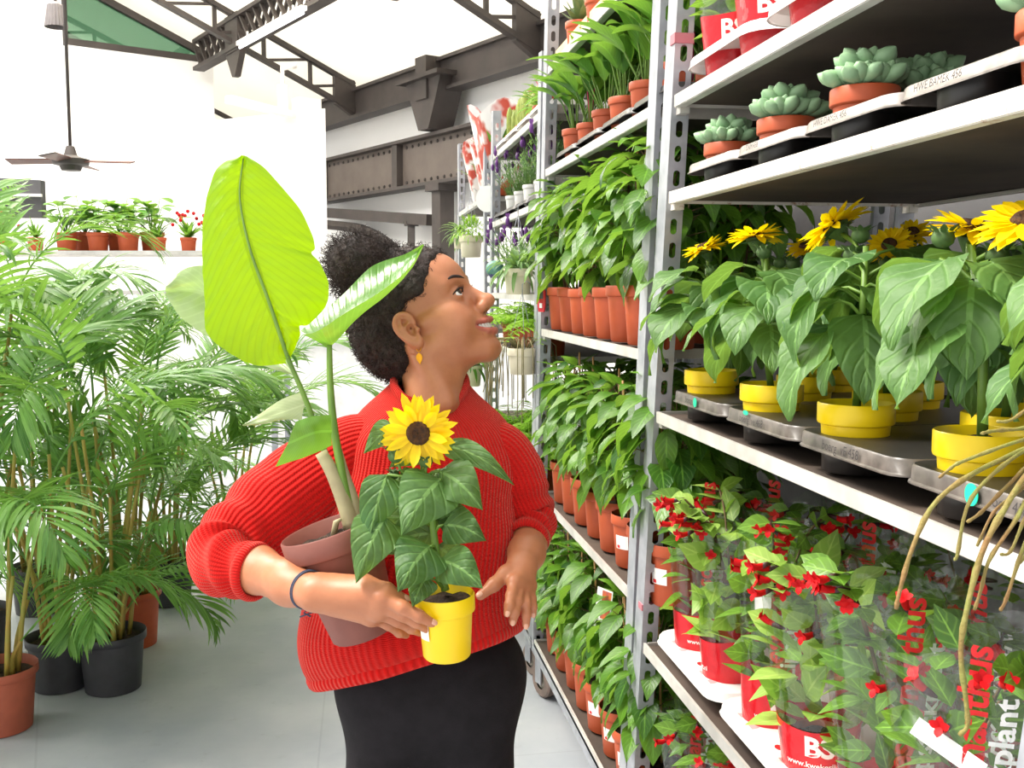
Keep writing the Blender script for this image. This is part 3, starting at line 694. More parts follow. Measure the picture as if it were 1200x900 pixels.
for i in range(6):
    place(FP, i, (XP + .19, 2.50 + .165 * i, mid_h[0]), U(0, 6), 'ficus behind the %s ficus from the near upright, lowest ficus row' % ORD[i], 'ficus in the back of the lowest row', U(1.0, 1.1))
def plant_tag():
    c = on_x(707, 714, XF + .01); t = thing('plant_tag', 'white plant tag with an orange flower picture among the lowest ficus', 'plant tag', c, -.9)
    mb = MB(); mb.box((0, 0, 0), (.052, .0012, .115), Matrix.Rotation(.12, 3, 'Y')); mb.build('card', M['paper'], t, smooth=False)
    m = mat('orange_flower_print', lin(232, 120, 30), .6, lin(150, 60, 90), 45); mb = MB(); mb.box((.009, -.001, .012), (.03, .0008, .08), Matrix.Rotation(.12, 3, 'Y')); mb.build('flower_picture', m, t, smooth=False)
    mb = MB(); mb.tube([(0, .002, -.05), (.004, .004, -.17)], .002, 5); mb.build('stake', M['white_plastic'], t)
plant_tag()
# ------------------------------------------------------------------ peace lilies and anthuriums (upper shelf of the middle trolley)
def lily_proto(seed, pink):
    rnd.seed(seed); t = thing('potted_anthurium' if pink else 'potted_peace_lily', 'x', 'potted plant')
    pot_mb(.045, .08, .018, .8, 20).build('pot', M['terracotta'], t, sharp=45); soil_mb(.041, .07).build('soil', M['soil'], t)
    mb = MB(); st = MB()
    for i in range(15):
        az = i * 2.4 + U(-.3, .3); el = U(.9, 1.45); h = U(.06, .14); p = V((0, 0, .07)) + rot_vec(az, el) * h
        st.tube([(0.01 * math.cos(az), .01 * math.sin(az), .065), p], .0022, 5, cap=False)
        leaf(mb, p, rot_vec(az, el - .1), V((0, 0, 1)), U(.12, .17), U(.048, .068), U(.6, 1.4), .25, 'lance', 9, 1, .02)
    mb.build('foliage', M['lily'], t); st.build('stem', M['stem'], t)
    if pink:
        for k in range(2):
            az = U(0, 6); p = V((0, 0, .07)) + rot_vec(az, 1.35) * U(.2, .25); mb = MB(); mb.tube([(0, 0, .07), p], .0022, 5); leaf(mb, p, rot_vec(az, .9), V((0, 0, 1)), .06, .036, .1, .7, 'heart', 8, 2)
            mb.tube([p, p + V((0, 0, .04))], [.004, .003], 6); mb.build('flower', M['pink'], t)
    return t
LP = [lily_proto(51, 0), lily_proto(52, 1), lily_proto(53, 0)]
for i, y in enumerate((2.30, 2.495, 2.70, 2.895, 3.10, 3.29)):
    k = (0, 0, 2, 2, 1, 2)[i]
    place([LP[k]], 0, (XP - .005, y, mid_h[3] + .022), U(0, 6), '%s in small terracotta pot, ficus trolley upper shelf, %s from the near upright' % ('pink anthurium' if k == 1 else 'peace lily', ORD[i]), 'small pots on the upper shelf of the middle trolley', U(.95, 1.15))
for i, y in enumerate((2.40, 2.60, 2.80, 3.0, 3.2)):
    k = (0, 1, 2, 1, 0)[i]
    place([LP[k]], 0, (XP + .14, y, mid_h[3] + .022), U(0, 6), '%s behind the front pots on the ficus trolley upper shelf, %s of five' % ('pink anthurium' if k == 1 else 'peace lily', ORD[i]), 'back row on the upper shelf of the middle trolley', U(1.1, 1.3))
HG = [(-.205, .07), (-.205, -.075), (-.07, .07), (-.07, -.075), (.07, .0), (.2, .07), (.2, -.07)]
for i, y in enumerate((2.27, 2.575, 2.88, 3.185)):
    tray('black tray under the peace lilies, %s from the near upright' % ORD[i], 'black trays under the peace lilies', (TX, y, mid_h[3]), HG, .038, .034, 'black_plastic', 'black_plastic', 'black_plastic', lipw=.012)
# wooden crates with agaves on the top shelf
def crate(y, lb):
    r = thing('wooden_crate', lb, 'crate', (XF + .2, y, mid_h[4]), 0, 'wooden crates on the top shelf')
    for nm, pieces in (('side_board', [((-.17, 0, .035), (.012, .36, .028)), ((.17, 0, .035), (.012, .36, .028)), ((0, -.18, .035), (.35, .012, .028)), ((0, .18, .035), (.35, .012, .028))]), ('foot', [((sx, sy, .012), (.03, .03, .024)) for sx in (-.16, .16) for sy in (-.165, -.05, .06, .165)]), ('bottom_board', [((0, 0, .006), (.34, .36, .008))])):
        mb = MB()
        for c, s_ in pieces: mb.box(c, s_)
        mb.build(nm, M['wood'], r, smooth=False)
for y, lb in ((3.22, 'pale wooden crate on the ficus trolley top shelf, farther one'), (2.84, 'pale wooden crate on the ficus trolley top shelf, middle one'), (2.46, 'pale wooden crate on the ficus trolley top shelf, nearest one')): crate(y, lb)
def agave_proto(seed, m, L=.085, n=22, R=.04):
    rnd.seed(seed); t = thing('potted_agave', 'x', 'potted plant'); pot_mb(R, .07, .016, .8, 20).build('pot', M['terracotta'], t, sharp=45); soil_mb(R * .9, .062).build('soil', M['soil'], t)
    mb = MB()
    for i in range(n):
        az = i * 2.4; el = .25 + 1.1 * i / n; leaf(mb, V((0, 0, .06 + .015 * i / n)), rot_vec(az, el), V((0, 0, 1)), L * U(.8, 1), .02, -.3, .5, 'lance', 5, 1)
    mb.build('foliage', M[m], t); return t
AG = [agave_proto(61, 'agave'), agave_proto(62, 'agave')]
for i, (u, v) in enumerate(((650, 45), (676, 16), (672, 60))):
    y = (3.2, 2.93, 3.02)[i]
    place(AG, i, ((XF + .06, XF + .06, XF + .2)[i], y, mid_h[4] + .012), U(0, 6), ('spiky potted agave in the farther wooden crate on the top shelf', 'spiky potted agave in the middle wooden crate on the top shelf', 'spiky potted agave at the back of the wooden crates')[i], 'agaves in the crates', 1.15)
# ------------------------------------------------------------------ succulents
def succ_proto(seed, n, R, Ls=.034):
    rnd.seed(seed); t = thing('potted_echeveria', 'x', 'potted plant')
    pot_mb(R, .078, .024, .80, 28).build('pot', M['terracotta'], t, sharp=45); soil_mb(R * .92, .068).build('soil', M['soil'], t)
    heads = [(0, 0, 1.1, .094)] + [(math.cos(a) * R * .56, math.sin(a) * R * .56, .86, .080) for a in [k * 2 * PI / n + U(-.2, .2) for k in range(n)]]
    for hx, hy, sc_, hz in heads:
        mb = MB(); c = V((hx, hy, hz)); tilt = V((hx, hy, 0)) * 7
        for i in range(20):
            az = i * 2.4; el = 1.4 - 1.0 * (i / 20); d = (rot_vec(az, el) + tilt).normalized(); L = Ls * sc_ * (.62 + .5 * i / 20) * U(.9, 1.08)
            x, y = frame_of(d); q = Matrix((x, y, d)).transposed(); rows = []
            for a, rr in ((0, .12), (.2, .17), (.5, .26), (.70, .27), (.86, .18), (.96, .07), (1.0, .005)):
                rows.append([c + q @ V((rr * L * math.cos(b), rr * .8 * L * math.sin(b), a * L)) for b in [2 * PI * k / 8 for k in range(8)]])
            mb.grid(rows, closed=True)
        mb.build('rosette', M['succ'], t)
    return t
SP = [succ_proto(71, 6, .048, .050), succ_proto(72, 5, .048, .054), succ_proto(73, 4, .040, .036)]
zr = near_h[3] + .003
for i, (x, y, k, s_, lb) in enumerate([
        (.725, 1.918, 0, .95, 'echeveria in a terracotta pot next to the slotted upright on the succulent shelf'), (.725, 1.651, 1, 1.0, 'echeveria in terracotta, second front pot from the slotted upright'),
        (.725, 1.385, 0, 1.0, 'full echeveria in terracotta, third front pot from the slotted upright'), (.832, 1.41, 1, 1.0, 'broad echeveria with its pot half hidden behind the written tray'), (.725, .968, 0, 1.02, 'echeveria cut by the photo edge, nearest pot on the succulent shelf'),
        (.832, 1.943, 2, .9, 'small echeveria behind the pot nearest the slotted upright'), (.832, 1.676, 2, .95, 'small echeveria behind the second front pot of the succulent shelf')]):
    place(SP, k, (x, y, zr), U(0, 6), lb, 'echeverias on the succulent shelf', s_)
# ------------------------------------------------------------------ sunflowers
def flower_geo(t, c, nrm, R, seed, npet=24, droop=0.2, name='flower_head'):
    """a sunflower: two rings of petals, dark disc, green sepals; parts under plant t"""
    rnd.seed(seed); n = V(nrm).normalized(); x, y = frame_of(n); c = V(c); mb = MB()
    for ring, (k, LL, off, dr) in enumerate(((npet, 1.0, 0, droop), (npet - 4, .88, .004, droop - .25))):
        for i in range(k):
            a = 2 * PI * i / k + ring * .13 + U(-.07, .07); rd = x * math.cos(a) + y * math.sin(a); d = (rd - n * (dr + U(-.18, .18))).normalized()
            leaf(mb, c + rd * R * .23 + n * off, d, n, R * .80 * LL * U(.85, 1.1), R * .27 * U(.85, 1.1), U(-.5, .3), .35, 'petal', 5, 1, .02)
    h = mb.build(name, M['petal'], t); mb = MB(); q = Matrix((x, y, n)).transposed()
    mb.lathe([(R * .29, -.002), (R * .31, .006), (R * .23, .011), (R * .13, .008), (.001, .006)], 24, c, q); mb.build('flower_disc', M['disc'], h)
    mb = MB()
    for i in range(14):
        a = 2 * PI * i / 14; rd = x * math.cos(a) + y * math.sin(a); leaf(mb, c - n * .006, (rd * .9 - n * .35).normalized(), n, R * .55, R * .22, -.4, .2, 'lance', 4, 1)
    mb.lathe([(.004, -.03), (R * .22, -.016), (R * .36, -.003)], 14, c, q); mb.build('sepals', M['bud'], h); return h
def bud_geo(mb, c, r):
    mb.ball(c, (r, r, r * .9), 10, 6)
    for i in range(9):
        a = 2 * PI * i / 9; leaf(mb, V(c) + V((math.cos(a) * r * .6, math.sin(a) * r * .6, r * .2)), V((math.cos(a) * .6, math.sin(a) * .6, .8)), V((0, 0, 1)), r * 1.5, r * .6, .5, .2, 'lance', 4, 1)
def yellow_pot(t, r=.055, h=.098):
    pot_mb(r, h, .03, .80, 32).build('pot', M['yellow'], t, sharp=45); soil_mb(r * .93, h - .014).build('soil', M['soil'], t)
def shelf_sunflower(i, x, y, lb, bloom, H=.24, group='sunflowers on the shelf', nl=19, rz=0, z=None):
    t = thing('potted_sunflower', lb, 'potted plant', (x, y, (zB + .004) if z is None else z), 0, group); yellow_pot(t); rnd.seed(200 + i)
    top = V((U(-.02, .02), U(-.02, .02), .09 + H)); st = MB(); st.tube([(0, 0, .08), V((0, 0, .09)) + (top - V((0, 0, .09))) * .5 + V((U(-.015, .015), U(-.015, .015), 0)), top], [.0065, .006, .0045], 8)
    mb = MB()
    for k in range(nl):
        f = .38 + .54 * ((k + .5) / nl) ** .85; az = k * 2.4 + rz + U(-.4, .4); p0 = V((top.x * f, top.y * f, .09 + H * f)); L = U(.11, .15) * (1 if f < .9 else .7); el = U(.1, .6)
        p1 = p0 + rot_vec(az, el) * U(.035, .06); st.tube([p0, (p0 + p1) / 2 + V((0, 0, .006)), p1], [.003, .0026, .002], 6, cap=False)
        leaf(mb, p1, rot_vec(az, U(-.6, .1)), V((0, 0, 1)), L, L * U(.70, .86), U(.9, 1.6), .18, 'heart', 10, 2, .05)
    mb.build('foliage', M['sun_leaf'], t); 
    for k in range(2): a = U(0, 6); bd = MB(); bud_geo(bd, top + V((.03 * math.cos(a), .03 * math.sin(a), U(-.02, .02))), U(.011, .015)); bd.build('bud', M['bud'], t)
    for k, (off, nrm, R) in enumerate(bloom):
        c = top + V(off); st.tube([top - V((0, 0, .03)), (top + c) / 2 - V(nrm).normalized() * .012, c - V(nrm).normalized() * .012], [.0045, .004, .004], 6); flower_geo(t, c, nrm, R, 300 + i * 3 + k)
    st.build('stem', M['stem'], t); return t
tc = lambda a, b, c: RT * a - FH * b + V((0, 0, c))   # a to the side, b toward the aisle viewer, c up
XB = TX - .215; XB2 = TX - .08
# (x, y, bloom list) ; bloom: offset from stem top, facing, radius
shelf_sunflower(0, XB, 2.005, 'shelf sunflower next to the slotted upright, flower seen from the side', [((-.005, .0, .04), tc(-.40, .0, .9), .048)], .215, rz=.5)
shelf_sunflower(1, XB, 1.70, 'shelf sunflower in the second front yellow pot from the slotted upright', [((-.01, .03, .04), tc(-.10, -.05, .95), .052)], .225, rz=1.9)
shelf_sunflower(2, XB, 1.395, 'shelf sunflower with the tallest flower tilted up, third front yellow pot', [((.0, .10, .035), tc(-.55, -.35, .85), .060)], .235, rz=3.1)
shelf_sunflower(3, XB, 1.09, 'leafy shelf sunflower in the fourth front yellow pot, bright blooms above', [((.02, .03, .02), tc(.1, .15, .9), .055)], .225, rz=.2)
shelf_sunflower(4, XB, .845, 'sunflower in the yellow pot cut by the photo edge', [((.0, .19, .02), tc(-.25, .25, .85), .06)], .225, rz=4.4)
shelf_sunflower(5, XB2, 1.855, 'back row shelf sunflower behind the pot nearest the slotted upright', [((0, 0, .03), tc(-.2, .3, .9), .04)], .22, rz=2)
shelf_sunflower(6, XB2, 1.55, 'back row shelf sunflower in the yellow pot between second and third front pots', [((.0, -.02, .03), tc(-.4, .5, .6), .04)], .21, rz=1)
shelf_sunflower(7, XB2, 1.245, 'back row shelf sunflower in the yellow pot between third and fourth front pots', [], .20, rz=5)
shelf_sunflower(8, XB2, .94, 'back row shelf sunflower with a half-open flower, nearest the camera', [((.02, .06, .03), tc(-.3, .3, .8), .055)], .25, rz=3)
for i, y in enumerate((2.005, 1.70, 1.395)):
    shelf_sunflower(9 + i, TX + .05, y, 'deep back row shelf sunflower in the shade, %s from the slotted upright' % ORD[i], [((0, 0, .03), tc(-.2, .4, .8), .04)] if i == 1 else [], .24, rz=i)
# ------------------------------------------------------------------ lipstick plants in clear sleeves
def sleeve_r(a, h, r0, r1, hh, ph):
    t = h / hh; return (r0 + (r1 - r0) * t) * (1 + .055 * t * math.cos(2 * a + ph) + .03 * math.cos(3 * a + ph * 2) * t + .012 * math.sin(7 * a + h * 20 + ph))
def curved_text(mb, s, size, a0, h0, rfun, vertical=True, shear=0, offset=.0, lift=.0012):
    vs, fs = text_geo(s, size, shear, offset); out = []
    for x, y in vs:
        if vertical: h = h0 + x; r = rfun(a0, h) ; a = a0 - y / max(r, .02)   # reads upward
        else: h = h0 + y; r = rfun(a0, h); a = a0 + x / max(r, .02)
        r = rfun(a, h) + lift; out.append(V((r * math.cos(a), r * math.sin(a), h)))
    mb.add(out, fs)
def lipstick(i, x, y, z, face, lb, group, text=True, bs=True, simple=False, pale=False, hh=.335, r1=.088, ph=None, lean=(0, 0), red_only=False, bandh=.118, sticker=False, sprigs=3, side=(-1.2, 1.2), label=None):
    rnd.seed(400 + i); ph = U(0, 6) if ph is None else ph
    t = thing('lipstick_plant', lb, 'potted plant', (x, y, z), 0, group); t.rotation_euler = (lean[0], lean[1], 0)
    pot_mb(.046, .09, .02, .82, 20).build('pot', M['terracotta_dull'], t, sharp=45); soil_mb(.042, .08).build('soil', M['soil'], t)
    rf = lambda a, h: sleeve_r(a, h, .051, r1, hh, ph)
    mb = MB(); N = 40; gap = 1.1   # the film is open at a torn flap on one side near the top
    hs = np.linspace(.004, hh, 9)
    top = lambda a: hh * (1 + .05 * math.sin(2 * a + ph) + .03 * math.sin(5 * a))
    rows = [[V((rf(a, h) * math.cos(a), rf(a, h) * math.sin(a), h * top(a) / hh if h > .2 else h)) for a in [2 * PI * k / N for k in range(N)]] for h in hs]
    mb.grid(rows, closed=True); sl = mb.build('clear_sleeve', M['film'], t)
    # seam and creases of the film
    mb = MB()
    for k in range(2):
        a = face + (-.95, 1.25)[k]; mb.grid([[V(((rf(a, h) + e_) * math.cos(a), (rf(a, h) + e_) * math.sin(a), h)) for e_ in (0, .007)] for h in np.linspace(bandh, hh, 8)])
    mb.build('film_seam', M['film'], sl)
    mb = MB(); band = [[V(((rf(a, h) + .0008) * math.cos(a), (rf(a, h) + .0008) * math.sin(a), h + (.006 * math.cos(2 * a + ph) if h > .06 else 0))) for a in [2 * PI * k / N for k in range(N)]] for h in np.linspace(.003, bandh, 5)]
    mb.grid(band, closed=True); bd = mb.build('red_band', M['red_film'], sl)
    if text:
        m1 = MB(); curved_text(m1, 'Aeschynanthus', .046, face - .10, .125, rf, True, .15, .0012); m1.build('printed_name', M['red_ink'], sl, smooth=False)
        m1 = MB(); curved_text(m1, 'Lipstickplant', .042, face + .30, .125, rf, True, .15, .001); m1.build('printed_name', M['white_ink'], sl, smooth=False)
    if bs:
        m1 = MB(); curved_text(m1, 'BS', .046, face - .45, .072, lambda a, h: rf(a, h) + .001, False, 0, .0016)
        curved_text(m1, 'www.kwekerijkort.nl', .0135, face - .95, .052, lambda a, h: rf(a, h) + .001, False, .1, .0002); m1.build('printed_mark', M['white_plastic'], sl, smooth=False)
    if sticker:
        m1 = MB(); rows = [[V(((rf(a, h) + .0015) * math.cos(a), (rf(a, h) + .0015) * math.sin(a), h)) for a in np.linspace(face - .9, face - .45, 6)] for h in (.24, .30)]; m1.grid(rows); m1.build('price_sticker', M['paper'], sl)
    mb = MB(); st = MB(); n = 26 if simple else 46
    for k in range(n):   # inside the sleeve
        az = k * 2.4; h = .09 + (hh - .11) * (k + .5) / n; rr = rf(az, h) * U(.35, .66); p = V((rr * math.cos(az), rr * math.sin(az), h)); L = U(.05, .078) * (1.25 if pale else 1)
        leaf(mb, p, rot_vec(az + U(-1.2, 1.2), U(-.3, .9)), V((0, 0, 1)) if k % 3 else rot_vec(az, .3), L, L * U(.50, .64), U(.1, .5), .15, 'ovate', 6, 1)
    if label:
        la, lh, lw, ll, lt = label; c = V((rf(face + la, lh) * .95 * math.cos(face + la), rf(face + la, lh) * .95 * math.sin(face + la), lh)); lb_ = MB(); lb_.box(c, (.0008, ll, lw), Matrix.Rotation(face + la, 3, 'Z') @ Matrix.Rotation(lt, 3, 'X')); lb_.build('paper_label', M['paper'], t, smooth=False)
    def red(p, d):
        o = link('flower', LIPF, t); o.location = p; o.rotation_euler = V(d).to_track_quat('Z', 'X').to_euler()
    for k in range(3 if simple else 4):
        az = face + U(-1.4, 1.4); h = hh * U(.7, .98); rr = rf(az, hh) * U(.3, .75); red(V((rr * math.cos(az), rr * math.sin(az), h)), rot_vec(az + U(-.8, .8), U(-.3, .7)))
    for s_ in range(sprigs):   # sprigs that lean out over the rim
        az = face + U(*side); p = [V((.02 * math.cos(az), .02 * math.sin(az), hh * .7)), V((.06 * math.cos(az), .06 * math.sin(az), hh * .97)), V((.10 * math.cos(az), .10 * math.sin(az), hh * U(.92, 1.12)))]
        c = interp_path(p, 9); st.tube(c, .0022, 5)
        for j in range(2, 9, 2):
            for e in (-1, 1):
                L = U(.045, .062); leaf(mb, V(c[j]), rot_vec(az + e * 1.1, U(-.1, .5)), V((0, 0, 1)) if e > 0 else rot_vec(az, .5), L, L * .62, .3, .15, 'ovate', 6, 1)
        red(V(c[-1]), rot_vec(az, -.2))
        if not simple: red(V(c[6]), rot_vec(az + .8, -.4)); red(V(c[6]), rot_vec(az - .5, -.1))
    mb.build('foliage', M['lip_leaf_pale' if pale else 'lip_leaf'], t); st.build('stem', M['woody'], t) if sprigs else None
    return t
def lip_flower():
    a, b = MB(), MB(); a.tube([(0, 0, 0), (0, 0, .008), (0, 0, .021)], [.002, .0038, .005], 8); b.tube([(0, 0, .015), (.001, 0, .03), (.005, 0, .040)], [.0042, .0055, .0065], 8, cap=False)
    for q in range(4): leaf(b, (.005, 0, .039), V((math.cos(q * 1.57) * .7 + .3, math.sin(q * 1.57) * .7, .6)), V((0, 0, 1)), .014, .010, .5, .1, 'petal', 4, 1)
    nf = len(a.f); b0 = len(a.v); a.v += b.v; a.f += [tuple(i + b0 for i in f) for f in b.f]; a.uv += b.uv; me = a.mesh('flower', M['calyx']); me.materials.append(M['red_flower'])
    for i, p in enumerate(me.polygons): p.material_index = 0 if i < nf else 1
    return me
LIPF = lip_flower()
XC = TX - .205; zl = zC + .012
fc = lambda x, y: math.atan2(-y, -x)
GRP = 'lipstick plants in printed sleeves'
lipstick(0, XC, 2.075, zl, fc(XC, 2.07) + .45, 'sleeved lipstick plant next to the slotted upright, far end of the first white tray', GRP, bs=True, r1=.072, hh=.36)
lipstick(1, XC, 1.895, zl, fc(XC, 1.9) - 1.9, 'sleeved lipstick plant at the near end of the first white tray, bare red band', GRP, text=False, r1=.085, hh=.36, sprigs=5, pale=True, label=(-.1, .345, .035, .085, .25))
lipstick(2, XC, 1.685, zl, fc(XC, 1.68) + .35, 'narrow sleeved lipstick plant at the far end of the second white tray', GRP, r1=.07, hh=.39, sticker=True, sprigs=2)
lipstick(3, XC, 1.505, zl, fc(XC, 1.5) + .1, 'wide sleeved lipstick plant, near end of the second white tray, pale leaves spilling out', GRP, r1=.10, hh=.36, text=False, sprigs=5, pale=True, side=(-1.6, -.1))
lipstick(4, XC, 1.295, zl, fc(XC, 1.29) + .55, 'sleeved lipstick plant with red and white lettering, far end of the third white tray', GRP, r1=.10, hh=.38, sprigs=2, side=(-1.7, -.7))
lipstick(5, XC, 1.115, zl, fc(XC, 1.1) + .35, 'sleeved lipstick plant at the photo edge, near end of the third white tray', GRP, r1=.10, hh=.37, sprigs=3, side=(0, 1.2), label=(-.55, .27, .024, .085, -.45))
for i, y in enumerate((2.075, 1.895, 1.685, 1.505, 1.295, 1.115)):
    lipstick(10 + i, TX - .02, y, zl, fc(.9, y) + U(-.4, .4), 'back row sleeved lipstick plant in the shade, %s from the slotted upright' % ORD[i], 'back row of lipstick plants', text=i % 2 == 0, bs=False, simple=True, sprigs=3)
for i, y in enumerate((2.075, 1.895, 1.685, 1.505, 1.295)):
    lipstick(40 + i, TX + .16, y, zl, fc(1.1, y) + U(-.4, .4), 'third row sleeved lipstick plant deep in the shade, %s from the slotted upright' % ORD[i], 'third row of lipstick plants', text=False, bs=False, simple=True, sprigs=2, hh=.4)
for i, y in enumerate((2.14, 1.96, 1.78, 1.6)):
    lipstick(20 + i, XC + .02, y, near_h[0] + .002, fc(.75, y) + .2, 'sleeved lipstick plant on the near trolley lowest shelf, %s from the slotted upright' % ORD[i], 'lipstick plants on the lowest shelf', bs=False, hh=.36, simple=True, sprigs=2)
for i, (y, lb) in enumerate(((1.935, 'red sleeved plant on the top white tray next to the slotted upright'), (1.755, 'red sleeved plant on the top white tray, second from the slotted upright'), (1.55, 'red sleeved plant on the second top tray, third from the slotted upright'))):
    lipstick(30 + i, XC, y, zT + .006, fc(.75, y), lb, 'sleeved plants on the top shelf', text=False, hh=.3, simple=True, sprigs=0, bandh=.12)
# ------------------------------------------------------------------ far trolley: lavender, cacti, hanging pots, ferns
def lav_proto(seed):
    rnd.seed(seed); t = thing('potted_lavender', 'x', 'potted plant'); pot_mb(.042, .08, .015, .82, 18).build('pot', M['white_plastic'], t, sharp=45)
    mb = MB(); fl = MB()
    for i in range(34):
        az = i * 2.4; el = U(.8, 1.5); h = U(.1, .2); p0 = V((.02 * math.cos(az), .02 * math.sin(az), .07)); d = rot_vec(az, el); mb.tube([p0, p0 + d * h], [.0016, .001], 4)
        for j in range(8):
            q = p0 + d * h * (j + 1) / 8; leaf(mb, q, rot_vec(az + j * 2.2, U(.1, .9)), V((0, 0, 1)), .026, .005, .2, .1, 'strap', 3, 1)
        if i % 4 == 0: q = p0 + d * (h + .03); fl.tube([p0 + d * h, q], .0012, 4); fl.ball(q, (.008, .008, .016), 7, 5); leaf(fl, q + V((0, 0, .012)), V((.3, 0, 1)), V((0, 1, 0)), .02, .01, .2, .1, 'petal', 3, 1); leaf(fl, q + V((0, 0, .012)), V((-.3, .1, 1)), V((0, 1, 0)), .02, .01, .2, .1, 'petal', 3, 1)
    mb.build('foliage', M['lav_leaf'], t); fl.build('blossoms', M['purple'], t); return t
LV = [lav_proto(81), lav_proto(82)]
fy1 = 4.66
for i in range(5):
    place(LV, i, (XF + .075, 3.63 + .235 * i, 1.805 + .026), U(0, 6), 'lavender in a white pot on the far trolley upper shelf, %s from its near upright' % ORD[i], 'lavender on the upper shelf', U(.95, 1.1))
for i in range(4):
    place(LV, i + 1, (XF + .2, 3.72 + .235 * i, 1.805 + .026), U(0, 6), 'lavender in the back row of the far trolley upper shelf, %s from its near upright' % ORD[i], 'lavender in the back row', U(1.1, 1.2))
for i in range(5):
    place(LV, i, (XF + .075, 3.70 + .22 * i, 1.48 + .003), U(0, 6), 'lavender on the far trolley lower lavender shelf, %s from its near upright' % ORD[i], 'lavender on the lower shelf', U(1.0, 1.2))
for i, y in enumerate((3.72, 4.02, 4.32, 4.61)):
    tray('black tray under the lavender, %s from the near upright' % ORD[i], 'black trays under the lavender', (TX, y, 1.805), HG, .038, .034, 'black_plastic', 'black_plastic', 'black_plastic', lipw=.012)
# top of the far trolley: white trays of little cacti and pink bromeliads
for i, y in enumerate((3.68, 3.98, 4.28, 4.57)):
    tray('white tray of small pots on top of the far trolley, %s from its near upright' % ORD[i], 'white trays on top of the far trolley', (TX, y, 2.11), HG, .038, .04, 'white_plastic', 'white_plastic', 'white_plastic', lipw=.014)
def cactus_proto(seed):
    rnd.seed(seed); t = thing('potted_cactus', 'x', 'potted plant'); pot_mb(.035, .06, .014, .82, 16).build('pot', M['terracotta'], t, sharp=45); soil_mb(.03, .052).build('soil', M['soil'], t)
    mb = MB()
    for k in range(3):
        a = k * 2.1; rows = []; H = U(.08, .14)
        for z, r in ((0, .8), (.3, 1), (.75, .95), (.92, .6), (1, .05)): rows.append([V((.014 * math.cos(a) + .013 * r * (1 + .18 * (j % 2)) * math.cos(2 * PI * j / 16), .014 * math.sin(a) + .013 * r * (1 + .18 * (j % 2)) * math.sin(2 * PI * j / 16), .05 + H * z)) for j in range(16)])
        mb.grid(rows, closed=True)
    mb.build('body', mat('cactus_green', lin(150, 160, 70), .6, lin(120, 136, 56), 40), t); return t
CP = [cactus_proto(91)]
def brom_proto(seed):
    rnd.seed(seed); t = thing('potted_bromeliad', 'x', 'potted plant'); pot_mb(.04, .07, .016, .82, 16).build('pot', M['terracotta'], t, sharp=45); mb = MB(); fl = MB()
    for i in range(16): leaf(mb, V((0, 0, .06)), rot_vec(i * 2.4, U(.3, 1.2)), V((0, 0, 1)), U(.10, .15), .022, 1.0, .4, 'strap', 6, 1)
    for i in range(10): leaf(fl, V((0, 0, .09)), rot_vec(i * 2.4, U(.8, 1.5)), V((0, 0, 1)), U(.06, .1), .024, .5, .4, 'lance', 5, 1)
    mb.build('foliage', M['lily'], t); fl.build('flower', M['pink'], t); return t
BP = [brom_proto(92)]
for i in range(8):
    y = 3.62 + .138 * i
    if i in (0, 1, 2): place(BP, 0, (XF + .075, y, 2.11 + .008), U(0, 6), 'pink bromeliad on top of the far trolley, %s pot from its near upright' % ORD[i], 'bromeliads on top of the far trolley')
    else: place(CP, 0, (XF + .07, y, 2.11 + .008), U(0, 6), 'small cactus on top of the far trolley, %s cactus from the pink bromeliads' % ORD[i - 3], 'cacti on top of the far trolley')
# plants wrapped in red and white film on the farthest trolley
def wrapped(i, c, lb, s=1.0):
    rnd.seed(600 + i); t = thing('wrapped_plant', lb, 'potted plant', c, 0, 'wrapped plants on the farthest trolley'); t.scale = (s, s, s)
    pot_mb(.05, .08, .016, .82, 16).build('pot', M['terracotta'], t, sharp=45)
    mb = MB(); N = 24; rows = [[V(((.052 + .07 * h + .012 * math.sin(5 * a + i)) * math.cos(a), (.052 + .07 * h + .012 * math.sin(5 * a + i)) * math.sin(a), .03 + .30 * h * (1 + .12 * math.sin(3 * a + i)))) for a in [2 * PI * k / N for k in range(N)]] for h in np.linspace(0, 1, 6)]
    mb.grid(rows, closed=True); tt = NT('red_white_film'); p = tt.n('ShaderNodeBsdfPrincipled'); p.inputs['Roughness'].default_value = .3
    tt.l(tt.mix(tt.ramp(tt.noise(11, 2), .47, .56), (.9, .87, .84, 1), lin(196, 70, 50)), p.inputs['Base Color']); tt.l(p.outputs[0], tt.out.inputs[0]); mb.build('wrapping_film', tt.m, t)
    mb = MB()
    for k in range(14): leaf(mb, V((0, 0, .1)), rot_vec(k * 2.4, U(.9, 1.5)), V((0, 0, 1)), U(.15, .22), .03, .5, .3, 'lance', 5, 1)
    mb.build('foliage', M['lily'], t)
for i, (y, dx, lb) in enumerate(((5.10, .09, 'red and white wrapped plant on the farthest trolley, tallest and nearest'), (5.42, .09, 'red and white wrapped plant on the farthest trolley, second from its near end'), (5.78, .09, 'red and white wrapped plant on the farthest trolley, third from its near end'), (5.25, .26, 'red and white wrapped plant in the farthest trolley back row'))):
    wrapped(i, (XF + dx, y, 1.957), lb, (1.25, .95, 1.0, 1.2)[i])
def round_sign():
    c = on_x(571, 233, XF - .012); t = thing('round_sign', 'white round disc hanging on the far trolley upright', 'sign', c); mb = MB(); n = 28
    mb.poly_prism([V((0, .062 * math.cos(2 * PI * k / n) , .062 * math.sin(2 * PI * k / n))) for k in range(n)], (.003, 0, 0)); o = mb.build('disc', M['paper'], t, smooth=False); t.rotation_euler = (0, 0, .95)
    mb = MB(); mb.tube([(0, 0, .06), (.01, .0, .10)], .0015, 5); mb.build('hook', M['galv'], t)
round_sign()
